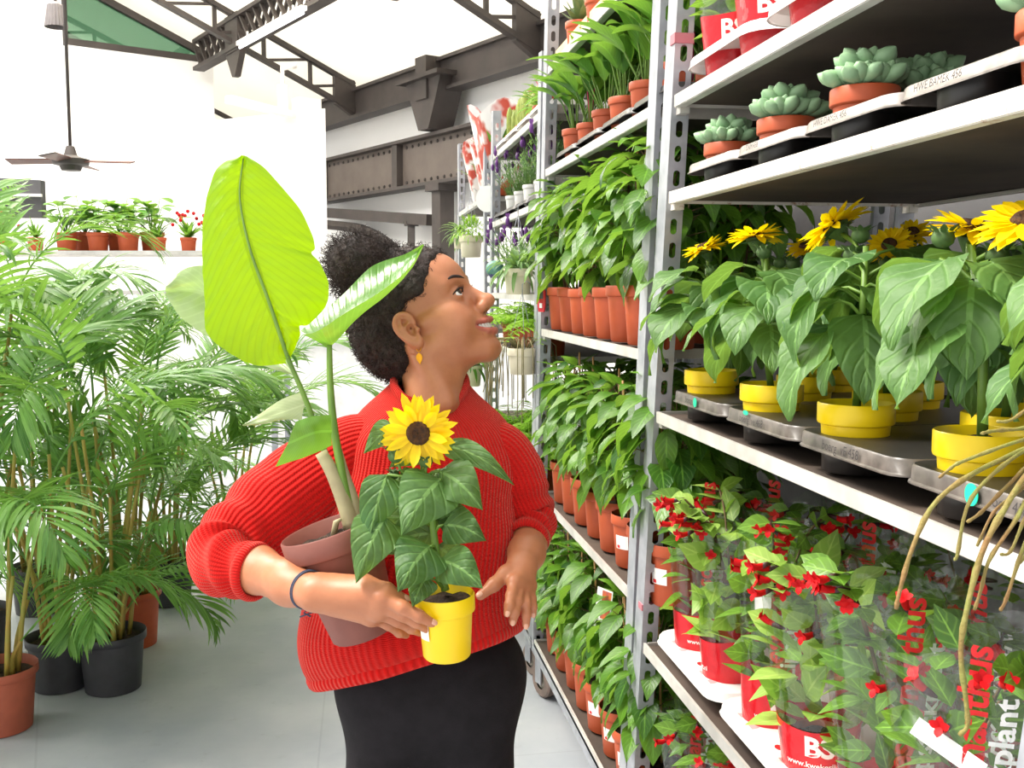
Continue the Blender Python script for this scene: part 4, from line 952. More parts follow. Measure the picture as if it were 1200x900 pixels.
# hanging pots on wire hangers
def hanger(t, r, h):
    mb = MB(); top = V((.0, 0, h + .2))
    for k in range(3): a = 2 * PI * k / 3 + .5; mb.tube([(r * math.cos(a), r * math.sin(a), h - .004), top], .0012, 5)
    mb.tube([top, top + V((0, 0, .03)), top + V((.016, 0, .042)), top + V((.03, 0, .03))], .0016, 5); mb.build('wire_hanger', M['galv'], t)
def hanging(kind, c, r, h, lb, seed, fol):
    rnd.seed(seed); t = thing(kind, lb, 'hanging plant', V(c) - V((0, 0, h / 2)), 0, 'pots hanging beside the far trolleys')
    pot_mb(r, h, h * .3, .8, 22).build('pot', M['cream_pot'], t, sharp=45); soil_mb(r * .9, h - .012).build('soil', M['soil'], t); hanger(t, r, h)
    mb = MB()
    if fol == 'frilly':
        for i in range(300):
            az = U(0, 6.28); el = U(-.2, 1.45); R = r * U(.9, 1.65); p = V((0, 0, h)) + rot_vec(az, el) * R * (.9 if el > .5 else 1); leaf(mb, p, rot_vec(az + U(-.8, .8), el + U(-.9, .5)), V((0, 0, 1)), U(.025, .045), .008, .8, .1, 'strap', 3, 1)
        mb.build('foliage', M['fern'], t)
    elif fol == 'strings':
        for i in range(46):
            az = U(0, 6.28); L = U(.12, .26); p0 = V((r * .5 * math.cos(az), r * .5 * math.sin(az), h)); pts = [p0, p0 + rot_vec(az, .8) * .05, p0 + rot_vec(az, .1) * (.07 + .05 * U(0, 1)), p0 + rot_vec(az, -.1) * .10 - V((0, 0, L * .5)), p0 + rot_vec(az, -.1) * U(.09, .12) - V((0, 0, L))]
            mb.tube(interp_path(pts, 9), .0018, 4)
        mb.build('trailing_stems', mat('dry_stems', lin(150, 138, 100), .8, lin(116, 110, 70), 20), t)
    else:
        for i in range(60):
            az = U(0, 6.28); el = U(-.2, 1.3); leaf(mb, V((0, 0, h)) + rot_vec(az, el) * .02, rot_vec(az, el), V((0, 0, 1)), U(.07, .15), .016, 1.3, .3, 'strap', 6, 1)
        mb.build('foliage', M['lav_leaf' if fol == 'grey' else 'lily'], t)
    return t
hanging('hanging_spider_plant', at(540, 283, 6.0), .047, .085, 'small cream hanging pot with wispy leaves, farthest of the hanging pots', 501, 'grey')
hanging('hanging_frilly_plant', at(552, 289, 5.3), .062, .11, 'cream hanging pot with bright frilly green foliage beside the round white disc', 502, 'frilly')
hanging('hanging_grey_plant', at(607, 330, 3.78), .055, .095, 'cream hanging pot with grey-green leaves in front of the lavender', 503, 'grey')
hanging('hanging_string_plant', at(612, 423, 3.72), .055, .095, 'cream hanging pot with dry trailing strings beside the face-height ficus', 504, 'strings')
hanging('hanging_leafy_plant', at(551, 440, 4.9), .06, .10, 'cream hanging pot just above the red sweater shoulder', 505, 'green')
# ferns on the far trolley shelves
def fern_proto(seed, m='fern'):
    rnd.seed(seed); t = thing('potted_fern', 'x', 'potted plant'); pot_mb(.06, .10, .02, .8, 18).build('pot', M['terracotta'], t, sharp=45); mb = MB()
    for i in range(18):
        az = i * 2.4; el = U(.4, 1.3); L = U(.2, .3); d = rot_vec(az, el); pts = [V((0, 0, .09)) + d * L * s_ - V((0, 0, .55 * L * s_ * s_)) for s_ in np.linspace(0, 1, 12)]
        mb.tube(pts, .0015, 4, cap=False); sd = d.cross(V((0, 0, 1))).normalized()
        for j in range(2, 12):
            w_ = .055 * math.sin(PI * (j / 12) ** .7) + .008
            for e in (-1, 1): leaf(mb, pts[j], (sd * e + d * .35 - V((0, 0, .25))).normalized(), V((0, 0, 1)), w_, .016, .4, .1, 'lance', 4, 1)
    mb.build('foliage', M[m], t); return t
FN = [fern_proto(95), fern_proto(96)]
for i in range(5): place(FN, i, (XF + .08, 3.72 + .23 * i, 1.253), U(0, 6), 'bright green fern on the far trolley, chin-height shelf, %s from its near upright' % ORD[i], 'ferns on the upper fern shelf', U(.85, 1.0))
for i in range(5): place(FN, i + 1, (XF + .08, 3.76 + .23 * i, .723), U(0, 6), 'bright green fern on the far trolley, lower fern shelf, %s from its near upright' % ORD[i], 'ferns on the lower fern shelf', U(1.0, 1.25))
for i in range(4): place(FN, i, (XF + .10, 3.84 + .26 * i, .203), U(0, 6), 'green fern on the far trolley bottom shelf, %s from its near upright' % ORD[i], 'ferns on the bottom shelf', U(1.1, 1.3))
# little potted spheres (patterned globe plant pick)
def globe():
    c = at(580, 315, 4.35); t = thing('globe_cactus', 'blue-green striped round cactus hanging by the far trolley upright', 'hanging plant', c); mb = MB(); rows = []
    for i in range(11):
        a = PI * i / 10; rows.append([V((.036 * math.sin(a) * (1 + .1 * (j % 2)) * math.cos(2 * PI * j / 28), .036 * math.sin(a) * (1 + .1 * (j % 2)) * math.sin(2 * PI * j / 28), -.036 * math.cos(a))) for j in range(28)])
    mb.grid(rows, closed=True); mb.build('body', mat('blue_green_cactus', lin(120, 170, 150), .5, lin(70, 120, 120), 30), t)
    mb = MB(); mb.tube([(0, 0, .03), (0, 0, .2), (.012, 0, .215), (.03, 0, .2)], .0012, 5); mb.build('wire_hanger', M['galv'], t)
    mb = MB(); mb.lathe([(.001, -.04), (.02, -.038), (.03, -.02), (.034, -.008)], 16); mb.build('cup', mat('purple_cup', lin(96, 84, 150), .5), t)
globe()
def meter():
    c = on_x(634, 352, XF - .006); t = thing('red_price_tag', 'red hanging price tag beside the face-height terracotta pots', 'price tag', c, .5); mb = MB()
    mb.poly_prism([V((-.0, y, z)) for y, z in ((-.014, -.04), (.014, -.04), (.02, -.02), (.02, .03), (.008, .045), (-.008, .045), (-.02, .03), (-.02, -.02))], (.005, 0, 0)); mb.build('tag_body', mat('red_tag', lin(196, 44, 56), .4), t, smooth=False)
    mb = MB(); mb.box((-.001, 0, -.018), (.002, .014, .016)); mb.build('paper_patch', M['paper'], t, smooth=False)
    mb = MB(); mb.box((-.001, 0, .02), (.002, .022, .03)); mb.build('grey_patch', M['dark_panel'], t, smooth=False)
meter()
# ------------------------------------------------------------------ twiggy cactus hanging at the near corner
def twigs():
    c = at(1335, 440, .98); t = thing('hanging_twig_cactus', 'bare twiggy cactus stems hanging in from the photo edge by the yellow pots', 'hanging plant', c)
    mb = MB(); W = lambda pts: [at(u, v, d) - c for u, v, d in pts]
    def stem(pts, r, n=22):
        q = interp_path(W(pts), n); mb.tube(q, [r * (1 - .35 * i / (n - 1)) * (1.35 if i % 4 == 0 else 1) for i in range(n)], 7)
    stem([(1300, 485, .95), (1205, 525, .90), (1140, 555, .86), (1095, 590, .84), (1070, 640, .83), (1055, 690, .83), (1050, 714, .83)], .0024)
    stem([(1300, 490, .95), (1215, 545, .88), (1175, 600, .85), (1150, 650, .84), (1133, 715, .83), (1126, 765, .83), (1132, 820, .83), (1134, 850, .83), (1124, 862, .83)], .0027, 30)
    for p, r in (([(1300, 480, .95), (1215, 520, .9), (1170, 550, .87), (1135, 590, .85), (1122, 650, .85), (1118, 655, .85)], .0024), ([(1300, 478, .95), (1210, 500, .9), (1165, 505, .88), (1150, 508, .87)], .0024),
                 ([(1300, 470, .95), (1225, 470, .9), (1185, 492, .88), (1168, 494, .88)], .0022), ([(1300, 500, .95), (1220, 560, .88), (1190, 610, .85), (1160, 655, .84), (1150, 690, .84), (1142, 715, .84)], .0024),
                 ([(1300, 495, .95), (1225, 530, .9), (1180, 570, .87), (1150, 600, .86), (1133, 612, .86)], .0024), ([(1300, 505, .95), (1230, 570, .9), (1200, 640, .86), (1180, 700, .85), (1172, 716, .85)], .0024),
                 ([(1300, 498, .95), (1235, 560, .9), (1205, 600, .87), (1185, 645, .86), (1172, 650, .86)], .0022), ([(1300, 488, .95), (1200, 515, .88), (1130, 540, .86), (1115, 548, .86), (1100, 560, .86)], .0022),
                 ([(1300, 492, .95), (1220, 550, .89), (1195, 575, .88), (1165, 600, .87), (1145, 640, .86)], .0022), ([(1300, 502, .95), (1240, 580, .9), (1215, 630, .87), (1195, 660, .86)], .0024)):
        stem(p, r * .8)
    mb.build('stems', M['twig'], t)
    pot_mb(.07, .11, .03, .8, 24, c=(0, 0, -.1)).build('pot', M['cream_pot'], t, sharp=45); hanger(t, .07, .012)
twigs()
# ------------------------------------------------------------------ areca palms
def frond_mesh(seed, L, droop):
    rnd.seed(seed); mb = MB(); n = 34; pts = []; p = V((0, 0, 0)); a0 = 1.25
    for i in range(n + 1):
        t = i / n; a = a0 - droop * t ** 1.5; pts.append(p.copy()); p = p + V((math.cos(a), 0, math.sin(a))) * (L / n)
    mb.tube(pts[::2], [.0052 * (1 - .8 * i / len(pts[::2])) for i in range(len(pts[::2]))], 5)
    for i in range(9, n + 1):
        t = (i - 9) / (n - 9); d = (pts[i] - pts[i - 1]).normalized(); Ln = .27 * (math.sin(PI * (t * .86 + .1)) ** .7 + .12); up = V((0, 1, 0)).cross(d) * -1
        for e in (-1, 1):
            dd = (V((0, e, 0)) * (.82 - .45 * t) + d * (.55 + .5 * t) + up * (.34 + U(-.08, .1))).normalized()
            leaf(mb, pts[i] + V((0, 0, U(-.004, .004))), dd, up, Ln * U(.88, 1.08), .019 * U(.85, 1.15), U(.5, 1.2), .22, 'lance', 6, 1)
    return mb.mesh('frond', M['palm'])
FRM = [frond_mesh(700, .92, 1.9), frond_mesh(701, .85, 2.3), frond_mesh(702, 1.0, 1.6), frond_mesh(703, .75, 2.5)]
def palm(i, x, y, pot_m, lb, H, nf=12, pr=.125, ph=.22, low=True, az0=None):
    rnd.seed(720 + i); t = thing('areca_palm', lb, 'potted palm', (x, y, 0), 0, 'areca palms on the floor')
    pot_mb(pr, ph, .03, .8, 28).build('pot', M[pot_m], t, sharp=45); soil_mb(pr * .92, ph - .03).build('soil', M['soil'], t)
    for k in range(nf):
        az = k * 2.4 + U(-.3, .3); f = (k + .5) / nf; r0 = pr * .55 * math.sqrt(U(.1, 1)); b = V((r0 * math.cos(az), r0 * math.sin(az), ph - .03)); h = H * (.32 + .68 * f) - .45
        h = max(h, .12); lean = (.32 - .22 * f); top = b + V((math.cos(az) * h * lean, math.sin(az) * h * lean, h))
        mb = MB(); mb.tube(interp_path([b, (b + top) / 2 + V((-math.cos(az), -math.sin(az), 0)) * .015, top], 7), [.009 - .0005 * q for q in range(7)], 7); mb.build('cane', M['palm_cane'], t)
        o = link('frond', FRM[(k + i) % 4], t); o.location = top; o.rotation_euler = (U(-.35, .35), (1 - f) * .45 - .1 + U(-.1, .1), az + U(-.2, .2)); s_ = U(.8, 1.05) * (1 if f > .3 else .8); o.scale = (s_, s_, s_)
    return t
palm(0, -1.20, 3.62, 'terracotta_dull', 'areca palm in the terracotta pot nearest the camera, at the photo edge', 1.35, 13)
palm(1, -1.10, 3.98, 'black_pot', 'areca palm in a dark pot between the near terracotta pot and the black pot', 1.3, 12, .12, .2)
palm(2, -.90, 3.93, 'black_pot', 'areca palm in the black pot standing clear on the grey floor', 1.42, 18, .125, .22)
palm(3, -.93, 4.42, 'terracotta', 'areca palm in an orange pot behind the black pot', 1.4, 15, .125, .24)
palm(4, -1.50, 4.3, 'black_pot', 'tall areca palm in a dark pot behind the near terracotta pot', 1.78, 15)
palm(5, -.88, 5.0, 'black_pot', 'areca palm in a dark pot at the far end of the palm group', 1.3, 15, .13, .22)
palm(6, -1.45, 4.95, 'black_pot', 'tallest areca palm at the back of the palm group', 1.7, 15)
palm(7, -2.0, 4.75, 'terracotta_dull', 'areca palm at the photo edge behind the tall palm', 1.8, 13)
palm(8, -.62, 5.5, 'black_pot', 'low areca palm farthest back, its fronds behind the big banana leaf', 1.1, 14)
palm(9, -1.75, 3.85, 'black_pot', 'areca palm at the photo edge beside the near terracotta pot', 1.55, 13)
# ------------------------------------------------------------------ display bench with small plants behind the palms
def bench(c0, L, z, lb):
    r = thing('display_bench', lb, 'bench', (c0.x, c0.y, 0), -YAW, 'display benches at the back')
    mb = MB(); mb.box((0, 0, z - .015), (L, .5, .03)); mb.box((0, 0, z - .30), (L, .5, .03)); mb.build('bench_top', M['lip'], r, smooth=False)
    for sx in (-1, 1):
        for sy in (-1, 1): mb = MB(); mb.box((sx * (L / 2 - .03), sy * .22, (z - .03) / 2), (.04, .04, z - .03)); mb.build('leg', M['galv'], r, smooth=False)
    return r
bc = at(125, 292, 7.6); bz = bc.z
bench(bc, 2.6, bz - .02, 'grey metal display bench behind the palms carrying small potted plants')
def small_proto(seed, kind):
    rnd.seed(seed); t = thing('potted_begonia' if kind == 0 else 'potted_red_flower' if kind == 1 else 'potted_herb', 'x', 'potted plant'); pot_mb(.06, .10, .02, .8, 18).build('pot', M['terracotta'], t, sharp=45); mb = MB(); fl = MB()
    if kind == 0:
        for i in range(22): az = i * 2.4; p = V((0, 0, .09)) + rot_vec(az, U(.5, 1.4)) * U(.08, .19); mb.tube([(0, 0, .09), p], .002, 4, cap=False); leaf(mb, p, rot_vec(az, U(-.2, .7)), V((0, 0, 1)), .075, .07, .5, .2, 'round', 6, 1)
    else:
        for i in range(44): az = i * 2.4; el = U(.5, 1.5); leaf(mb, V((0, 0, .09)), rot_vec(az, el), V((0, 0, 1)), U(.1, .19), .014 if kind == 2 else .03, .5, .2, 'lance', 5, 1)
        if kind == 1:
            for i in range(16): p = V((0, 0, .09)) + rot_vec(U(0, 6), U(.6, 1.5)) * U(.15, .21); fl.ball(p, .014, 7, 4)
    mb.build('foliage', M['ficus_dark' if kind == 0 else 'lily'], t)
    if kind == 1: fl.build('blossoms', M['red_flower'], t)
    return t
SM = [small_proto(97, 0), small_proto(98, 1), small_proto(99, 2)]
bl = lambda x, y: V((bc.x, bc.y, bz - .02)) + V((math.cos(YAW) * x, -math.sin(YAW) * x, 0)) + V((math.sin(YAW) * y, math.cos(YAW) * y, 0))
kn = ('round-leaved begonia', 'red-flowered plant', 'grassy herb'); 
for i, (x, k) in enumerate(((-.95, 2), (-.72, 1), (-.48, 2), (-.25, 0), (-.02, 0), (.20, 0), (.42, 2), (.64, 1), (.86, 1), (1.08, 2))):
    place([SM[k]], 0, bl(x, -.1), U(0, 6), '%s, %s from the photo edge on the bench front behind the palms' % (kn[k], ORD[i]), 'plants on the bench behind the palms', (1.35 if k == 0 else 1.0))
for i, (x, k) in enumerate(((-.2, 0), (.05, 0), (.3, 0), (.75, 2), (1.0, 1))):
    place([SM[k]], 0, bl(x, .12), U(0, 6), '%s in the bench rear row behind the palms, %s of five' % (kn[k], ORD[i]), 'rear plants on the bench', (1.5 if k == 0 else 1.1))
# ------------------------------------------------------------------ the person: distance-field body, one continuous skin per visible region
D0 = 1.80
def W(u, v, dd=0.0): return at(u, v, D0 + dd)
class Field:
    def __init__(s): s.ops = []
    def cone(s, a, b, ra, rb, k=.012, m=1): s.ops.append(('c', np.array(a, float), np.array(b, float), ra, rb, k, m)); return s
    def ball(s, c, r, k=.012, m=1): return s.cone(c, V(c) + V((1e-5, 0, 0)), r, r, k, m)
    def ell(s, c, r, A=None, k=.012, m=1): s.ops.append(('e', np.array(c, float), np.array(r, float), np.array(A if A is not None else Matrix.Identity(3), float), None, k, m)); return s
    def plane(s, p, n, k=.01): s.ops.append(('p', np.array(p, float), np.array(n, float), None, None, k, -1)); return s   # removes the side n points to
    def chain(s, pts, rr, k=.012, m=1):
        for i in range(len(pts) - 1): s.cone(pts[i], pts[i + 1], rr[i], rr[i + 1], k, m)
        return s
    def mesh(s, lo, hi, h):
        lo = np.array(lo, float); hi = np.array(hi, float); n = np.ceil((hi - lo) / h).astype(int) + 1
        ax = [lo[i] + h * np.arange(n[i]) for i in range(3)]; F = np.full(n, 0.2, np.float32)
        for op in s.ops:
            ty, k, m = op[0], op[5], op[6]
            if ty == 'c': b0 = np.minimum(op[1] - op[3], op[2] - op[4]); b1 = np.maximum(op[1] + op[3], op[2] + op[4])
            elif ty == 'e': r = op[2].max(); b0 = op[1] - r; b1 = op[1] + r
            else: b0, b1 = lo, hi
            mg = k + 3 * h; sl = []
            for i in range(3):
                a = int(max(0, math.floor((b0[i] - mg - lo[i]) / h))); b = int(min(n[i], math.ceil((b1[i] + mg - lo[i]) / h) + 1)); sl.append(slice(a, b))
            if any(q.stop <= q.start for q in sl): continue
            X, Y, Z = np.meshgrid(ax[0][sl[0]], ax[1][sl[1]], ax[2][sl[2]], indexing='ij'); Pn = np.stack([X, Y, Z], -1)
            if ty == 'c':
                a, b, ra, rb = op[1:5]; ab = b - a; t = np.clip(((Pn - a) @ ab) / (ab @ ab), 0, 1); d = np.linalg.norm(Pn - a - t[..., None] * ab, axis=-1) - (ra + (rb - ra) * t)
            elif ty == 'e':
                q = (Pn - op[1]) @ op[3]; k0 = np.linalg.norm(q / op[2], axis=-1); k1 = np.linalg.norm(q / op[2] ** 2, axis=-1) + 1e-9; d = k0 * (k0 - 1) / k1
                d = np.where(k0 < 1e-6, -op[2].min(), d)
            else: d = -((Pn - op[1]) @ op[2])
            S = F[tuple(sl)]
            if m == 1: hh = np.clip(.5 + .5 * (S - d) / k, 0, 1); F[tuple(sl)] = S * (1 - hh) + d * hh - k * hh * (1 - hh)
            else: d = -d; hh = np.clip(.5 - .5 * (S - d) / k, 0, 1); F[tuple(sl)] = S * (1 - hh) + d * hh + k * hh * (1 - hh)
        return surface_nets(F, lo, h)
def surface_nets(F, lo, h):
    S = F < 0; c = np.zeros(np.array(F.shape) - 1, np.int8)
    for i in (0, 1):
        for j in (0, 1):
            for k in (0, 1): c += S[i:S.shape[0] - 1 + i, j:S.shape[1] - 1 + j, k:S.shape[2] - 1 + k]
    act = (c > 0) & (c < 8); idx = np.full(act.shape, -1, np.int64); cells = np.argwhere(act); idx[act] = np.arange(len(cells))
    acc = np.zeros((len(cells), 3)); cnt = np.zeros(len(cells)); g = lambda o: F[cells[:, 0] + o[0], cells[:, 1] + o[1], cells[:, 2] + o[2]]
    cor = [(i, j, k) for i in (0, 1) for j in (0, 1) for k in (0, 1)]
    for a in cor:
        for b in cor:
            if sum(abs(x - y) for x, y in zip(a, b)) != 1 or a > b: continue
            fa, fb = g(a), g(b); m = (fa < 0) != (fb < 0); t = np.where(m, fa / np.where(fa - fb == 0, 1, fa - fb), 0)
            p = np.array(a) + t[:, None] * (np.array(b) - np.array(a)); acc += p * m[:, None]; cnt += m
    vs = lo + h * (cells + acc / cnt[:, None]); quads = []
    for axis in range(3):
        o1, o2 = [(1, 2), (2, 0), (0, 1)][axis]; A = S; n = S.shape
        sl0 = [slice(1, n[i] - 1) for i in range(3)]; sl0[axis] = slice(0, n[axis] - 1); sl1 = list(sl0); sl1[axis] = slice(1, n[axis])
        e = S[tuple(sl0)] != S[tuple(sl1)]; pos = np.argwhere(e) + np.array([0 if i == axis else 1 for i in range(3)])
        if not len(pos): continue
        d1 = np.zeros(3, int); d1[o1] = 1; d2 = np.zeros(3, int); d2[o2] = 1; gi = lambda p: idx[p[:, 0], p[:, 1], p[:, 2]]
        q = np.stack([gi(pos - d1 - d2), gi(pos - d2), gi(pos), gi(pos - d1)], 1); ins = S[pos[:, 0], pos[:, 1], pos[:, 2]]
        q[~ins] = q[~ins][:, ::-1]; quads.append(q)
    return vs, np.concatenate(quads)
def merge_mesh(name, parts, m):
    vs = []; fs = []; b = 0
    for v, q in parts: vs.append(v); fs.append(q + b); b += len(v)
    v = np.concatenate(vs); f = np.concatenate(fs); me = bpy.data.meshes.new(name); me.vertices.add(len(v)); me.vertices.foreach_set('co', v.astype(np.float32).ravel())
    me.loops.add(len(f) * 4); me.loops.foreach_set('vertex_index', f.ravel().astype(np.int32)); me.polygons.add(len(f)); me.polygons.foreach_set('loop_start', np.arange(0, len(f) * 4, 4, dtype=np.int32))
    me.polygons.foreach_set('use_smooth', np.ones(len(f), bool)); me.update(calc_edges=True); me.validate(); me.materials.append(m); return me, v
# --- head frame
HP, HY, HS = math.radians(28), math.radians(12), 1.05
CT = -FH
F_ = (RT * math.cos(HY) + CT * math.sin(HY)) * math.cos(HP) + V((0, 0, math.sin(HP)))
U_ = -(RT * math.cos(HY) + CT * math.sin(HY)) * math.sin(HP) + V((0, 0, math.cos(HP)))
S_ = -RT * math.sin(HY) + CT * math.cos(HY)
HC = W(487, 387, -.05) - S_ * .072 * HS
def hp(f, u, s): return HC + (F_ * f + U_ * u + S_ * s) * HS
HA = Matrix((F_, U_, S_)).transposed()
def skin_mat():
    t = NT('warm_brown_skin'); p = t.n('ShaderNodeBsdfPrincipled'); setp(p, Roughness=.46); p.inputs['Subsurface Weight'].default_value = .12; p.inputs['Subsurface Scale'].default_value = .012
    p.inputs['Subsurface Radius'].default_value = (1, .4, .2)
    at_ = t.n('ShaderNodeAttribute', attribute_name='lips'); base = t.mix(t.ramp(t.noise(28, 3), .3, .75), lin(184, 120, 84), lin(170, 106, 72))
    sp = t.math('MULTIPLY', t.ramp(t.noise(160, 2), .72, .78), .35); base = t.mix(sp, base, lin(120, 70, 46))
    col = t.mix(at_.outputs['Fac'], base, lin(170, 88, 76)); t.l(col, p.inputs['Base Color']); t.l(t.bump(t.noise(220, 3), .06, .002), p.inputs['Normal']); t.l(p.outputs[0], t.out.inputs[0]); return t.m
M['skin'] = skin_mat()
def head_field():
    f = Field(); E = lambda c, r, k=.012, m=1: f.ell(hp(*c), [x * HS for x in r], HA, k * HS, m); Cn = lambda a, b, ra, rb, k=.01, m=1: f.cone(hp(*a), hp(*b), ra * HS, rb * HS, k * HS, m)
    E((-.005, .052, 0), (.094, .082, .073)); E((.046, .056, 0), (.050, .056, .060), .02); E((.046, -.016, 0), (.048, .074, .056), .02)
    for e in (1, -1):
        Cn((.004, -.040, .052 * e), (.074, -.078, .018 * e), .021, .017, .022)
        E((.060, -.020, .037 * e), (.026, .024, .023), .018); E((.034, -.026, .044 * e), (.040, .034, .022), .022)                       # cheek, lifted by the smile
        Cn((.018, .004, .060 * e), (.062, .000, .043 * e), .012, .015, .014)
        Cn((.086, .041, .012 * e), (.070, .045, .044 * e), .009, .008, .012)
    E((.078, -.079, 0), (.019, .017, .019), .016)
    E((.079, -.040, 0), (.0235, .027, .031), .014)
    for e in (1, -1):
        E((.093, .024, .033 * e), (.017, .013, .018), .012, -1)
        f.ball(hp(.0745, .024, .0315 * e), .0150 * HS, .005)
        E((.090, .0235, .0335 * e), (.014, .0046, .0125), .003, -1)
    Cn((.088, .030, 0), (.110, -.004, 0), .0085, .0105, .010); E((.1135, -.007, 0), (.0125, .0112, .0122), .008)
    for e in (1, -1): E((.102, -.0125, .0125 * e), (.0105, .0085, .0075), .006); E((.109, -.0205, .0065 * e), (.005, .0045, .0035), .003, -1)
    for e in (1, -1): f.chain([hp(.110, -.0455, 0), hp(.106, -.0452, .010 * e), hp(.099, -.0430, .022 * e), hp(.0830, -.0350, .0365 * e)], [.0100 * HS, .0098 * HS, .0084 * HS, .0042 * HS], .003, -1)   # open smile
    up = [(.1030, -.0360, .000), (.1025, -.0355, .006), (.0985, -.0352, .018), (.0830, -.0325, .0365)]; lo_ = [(.0995, -.0560, 0), (.0990, -.0555, .008), (.0955, -.0525, .020), (.0830, -.0375, .0365)]
    for e in (1, -1):
        f.chain([hp(a, b, c * e) for a, b, c in up], [.0040 * HS, .0043 * HS, .0036 * HS, .0020 * HS], .004); f.chain([hp(a, b, c * e) for a, b, c in lo_], [.0052 * HS, .0052 * HS, .0042 * HS, .0020 * HS], .005)
    for e in (1, -1):                                                                # ear
        B_ = .40 * e; A2 = Matrix(((F_ * math.cos(B_) - S_ * math.sin(B_)), U_, (S_ * math.cos(B_) + F_ * math.sin(B_)))).transposed()
        ep = lambda a, b, o=0.0: hp(a, b, (.0755 + max(-.002, -a) * .42 + o) * e)
        f.ell(ep(-.008, .006), [x * HS for x in (.0150, .0272, .0045)], A2, .004 * HS)
        f.ell(ep(-.003, .002, .0050), [x * HS for x in (.0075, .0115, .0085)], A2, .002 * HS, -1)
        f.ell(ep(-.009, .0195, .0050), [x * HS for x in (.0075, .0065, .0070)], A2, .002 * HS, -1)
        rim = [(.0055, .012), (.0035, .026), (-.0055, .0355), (-.0175, .034), (-.0255, .021), (-.0245, .004), (-.0175, -.0105), (-.0085, -.021), (-.002, -.0235), (.002, -.014)]
        rr_ = interp_path([(a * .92, b * .92, r) for (a, b), r in zip(rim, (.0030, .0034, .0037, .0038, .0038, .0035, .0034, .0046, .0050, .0034))], 26); f.chain([ep(q[0], q[1], .002) for q in rr_], [q[2] * HS for q in rr_], .003)
        f.chain([ep(-.013, .025, .002), ep(-.0165, .012, .003), ep(-.0135, -.002, .003), ep(-.006, -.012, .002)], [.0024 * HS, .0030 * HS, .0030 * HS, .0026 * HS], .003)
        f.ball(hp(.0050, -.001, .0770 * e), .0042 * HS, .004)
    # neck and throat
    nb = W(507, 474, .0); nt = hp(-.022, -.035, 0)
    f.cone(nt, nb, .050, .047, .03); f.cone(hp(.015, -.045, 0), W(514, 470, -.03), .034, .032, .03)
    f.cone(W(506, 474, .0), W(505, 545, .0), .044, .05, .012)
    f.cone(hp(-.02, -.02, .058), W(525, 470, -.06), .010, .009, .03)                  # neck muscle
    return f, up, lo_
def rarm_field():
    f = Field(); f.chain([W(430, 530, .0), W(330, 590, -.03), W(262, 650, -.10)], [.05, .043, .037], .03)
    f.chain([W(262, 650, -.10), W(300, 667, -.165), W(340, 684, -.24), W(370, 695, -.292)], [.037, .0355, .031, .0255], .02)
    wr = W(370, 695, -.292); K = [W(447, 700, -.328), W(446, 709, -.322), W(443, 717, -.312), W(436, 723, -.296)]
    for k, rr in zip(K, (.0125, .0125, .0120, .0110)): f.cone(wr, k, .018, rr, .016)
    f.cone(W(383, 690, -.292), W(428, 692, -.318), .018, .014, .02)
    f.cone(W(395, 708, -.29), W(432, 719, -.30), .015, .012, .015)
    f.chain([K[0], W(472, 712, -.338), W(491, 722, -.338), W(506, 730, -.330)], [.0112, .0100, .0088, .0068], .005)
    f.chain([K[1], W(471, 720, -.326), W(488, 729, -.318), W(500, 737, -.306)], [.0110, .0098, .0086, .0066], .005)
    f.chain([K[2], W(466, 727, -.306), W(482, 736, -.290), W(492, 741, -.272)], [.0105, .0094, .0082, .0064], .005)
    f.chain([K[3], W(456, 732, -.285), W(468, 741, -.268), W(476, 744, -.250)], [.0096, .0084, .0074, .0058], .005)
    f.chain([W(393, 686, -.290), W(428, 684, -.312), W(453, 692, -.322), W(474, 703, -.318)], [.017, .0125, .0110, .0080], .008)
    for k in K: f.ball(k - FH * .004, .0118, .008)
    return f
def larm_field():
    f = Field(); f.chain([W(580, 530, .0), W(604, 568, .02), W(622, 612, .02)], [.042, .037, .031], .03)
    f.chain([W(622, 612, .02), W(622, 630, -.04), W(617, 648, -.095), W(612, 661, -.128)], [.031, .0295, .028, .0245], .02)
    wr = W(612, 661, -.128); K = [W(603, 681, -.172), W(609, 685, -.166), W(615, 687, -.156), W(620.5, 686, -.144)]
    for k, rr in zip(K, (.0118, .0118, .0112, .0104)): f.cone(wr, k, .017, rr, .012)
    tip = [((599, 698, -.196), (597, 709, -.207), (594.5, 719, -.212)), ((606, 704, -.193), (603.5, 717, -.202), (601, 729, -.205)), ((616, 707, -.182), (617, 720, -.188), (616.5, 733, -.189)), ((623, 702, -.166), (624.5, 711, -.171), (625, 720, -.172))]
    for k, t, rs in zip(K, tip, ((.0100, .0088, .0078, .0060), (.0102, .0090, .0078, .0060), (.0098, .0086, .0074, .0058), (.0086, .0076, .0066, .0052))): f.chain([k] + [W(*q) for q in t], list(rs), .004)
    f.chain([W(606, 664, -.135), W(593, 672, -.158), W(579, 685, -.176), W(563, 698, -.186)], [.016, .0125, .0105, .0075], .007)
    for k in K: f.ball(k - FH * .003, .0112, .006)
    return f
def trunk_field(g=0.0):
    f = Field(); hipc = W(505, 790, .02)
    for e, (ku, av) in ((-1, (452, 458)), (1, (565, 566))):
        hj = W(505 + e * 38, 800, .02); kn = W(ku, 0, 0); 
        a = hj; b = V((hj.x + e * .035 - .005 * 1, hj.y - .04 * (e < 0), .47)); c = V((b.x + e * .01, b.y + .04, .10))
        f.chain([a, b, c], [.088 + g, .064 + g, .046 + g], .04)
    f.ell(hipc, (.165 + g, .115 + g, .13 + g), None, .06); return f
person = thing('person', 'person in a red knitted sweater and black trousers holding two potted plants and looking up', 'person', (W(505, 800, .02).x, W(505, 800, .02).y, 0))
PO = person.location
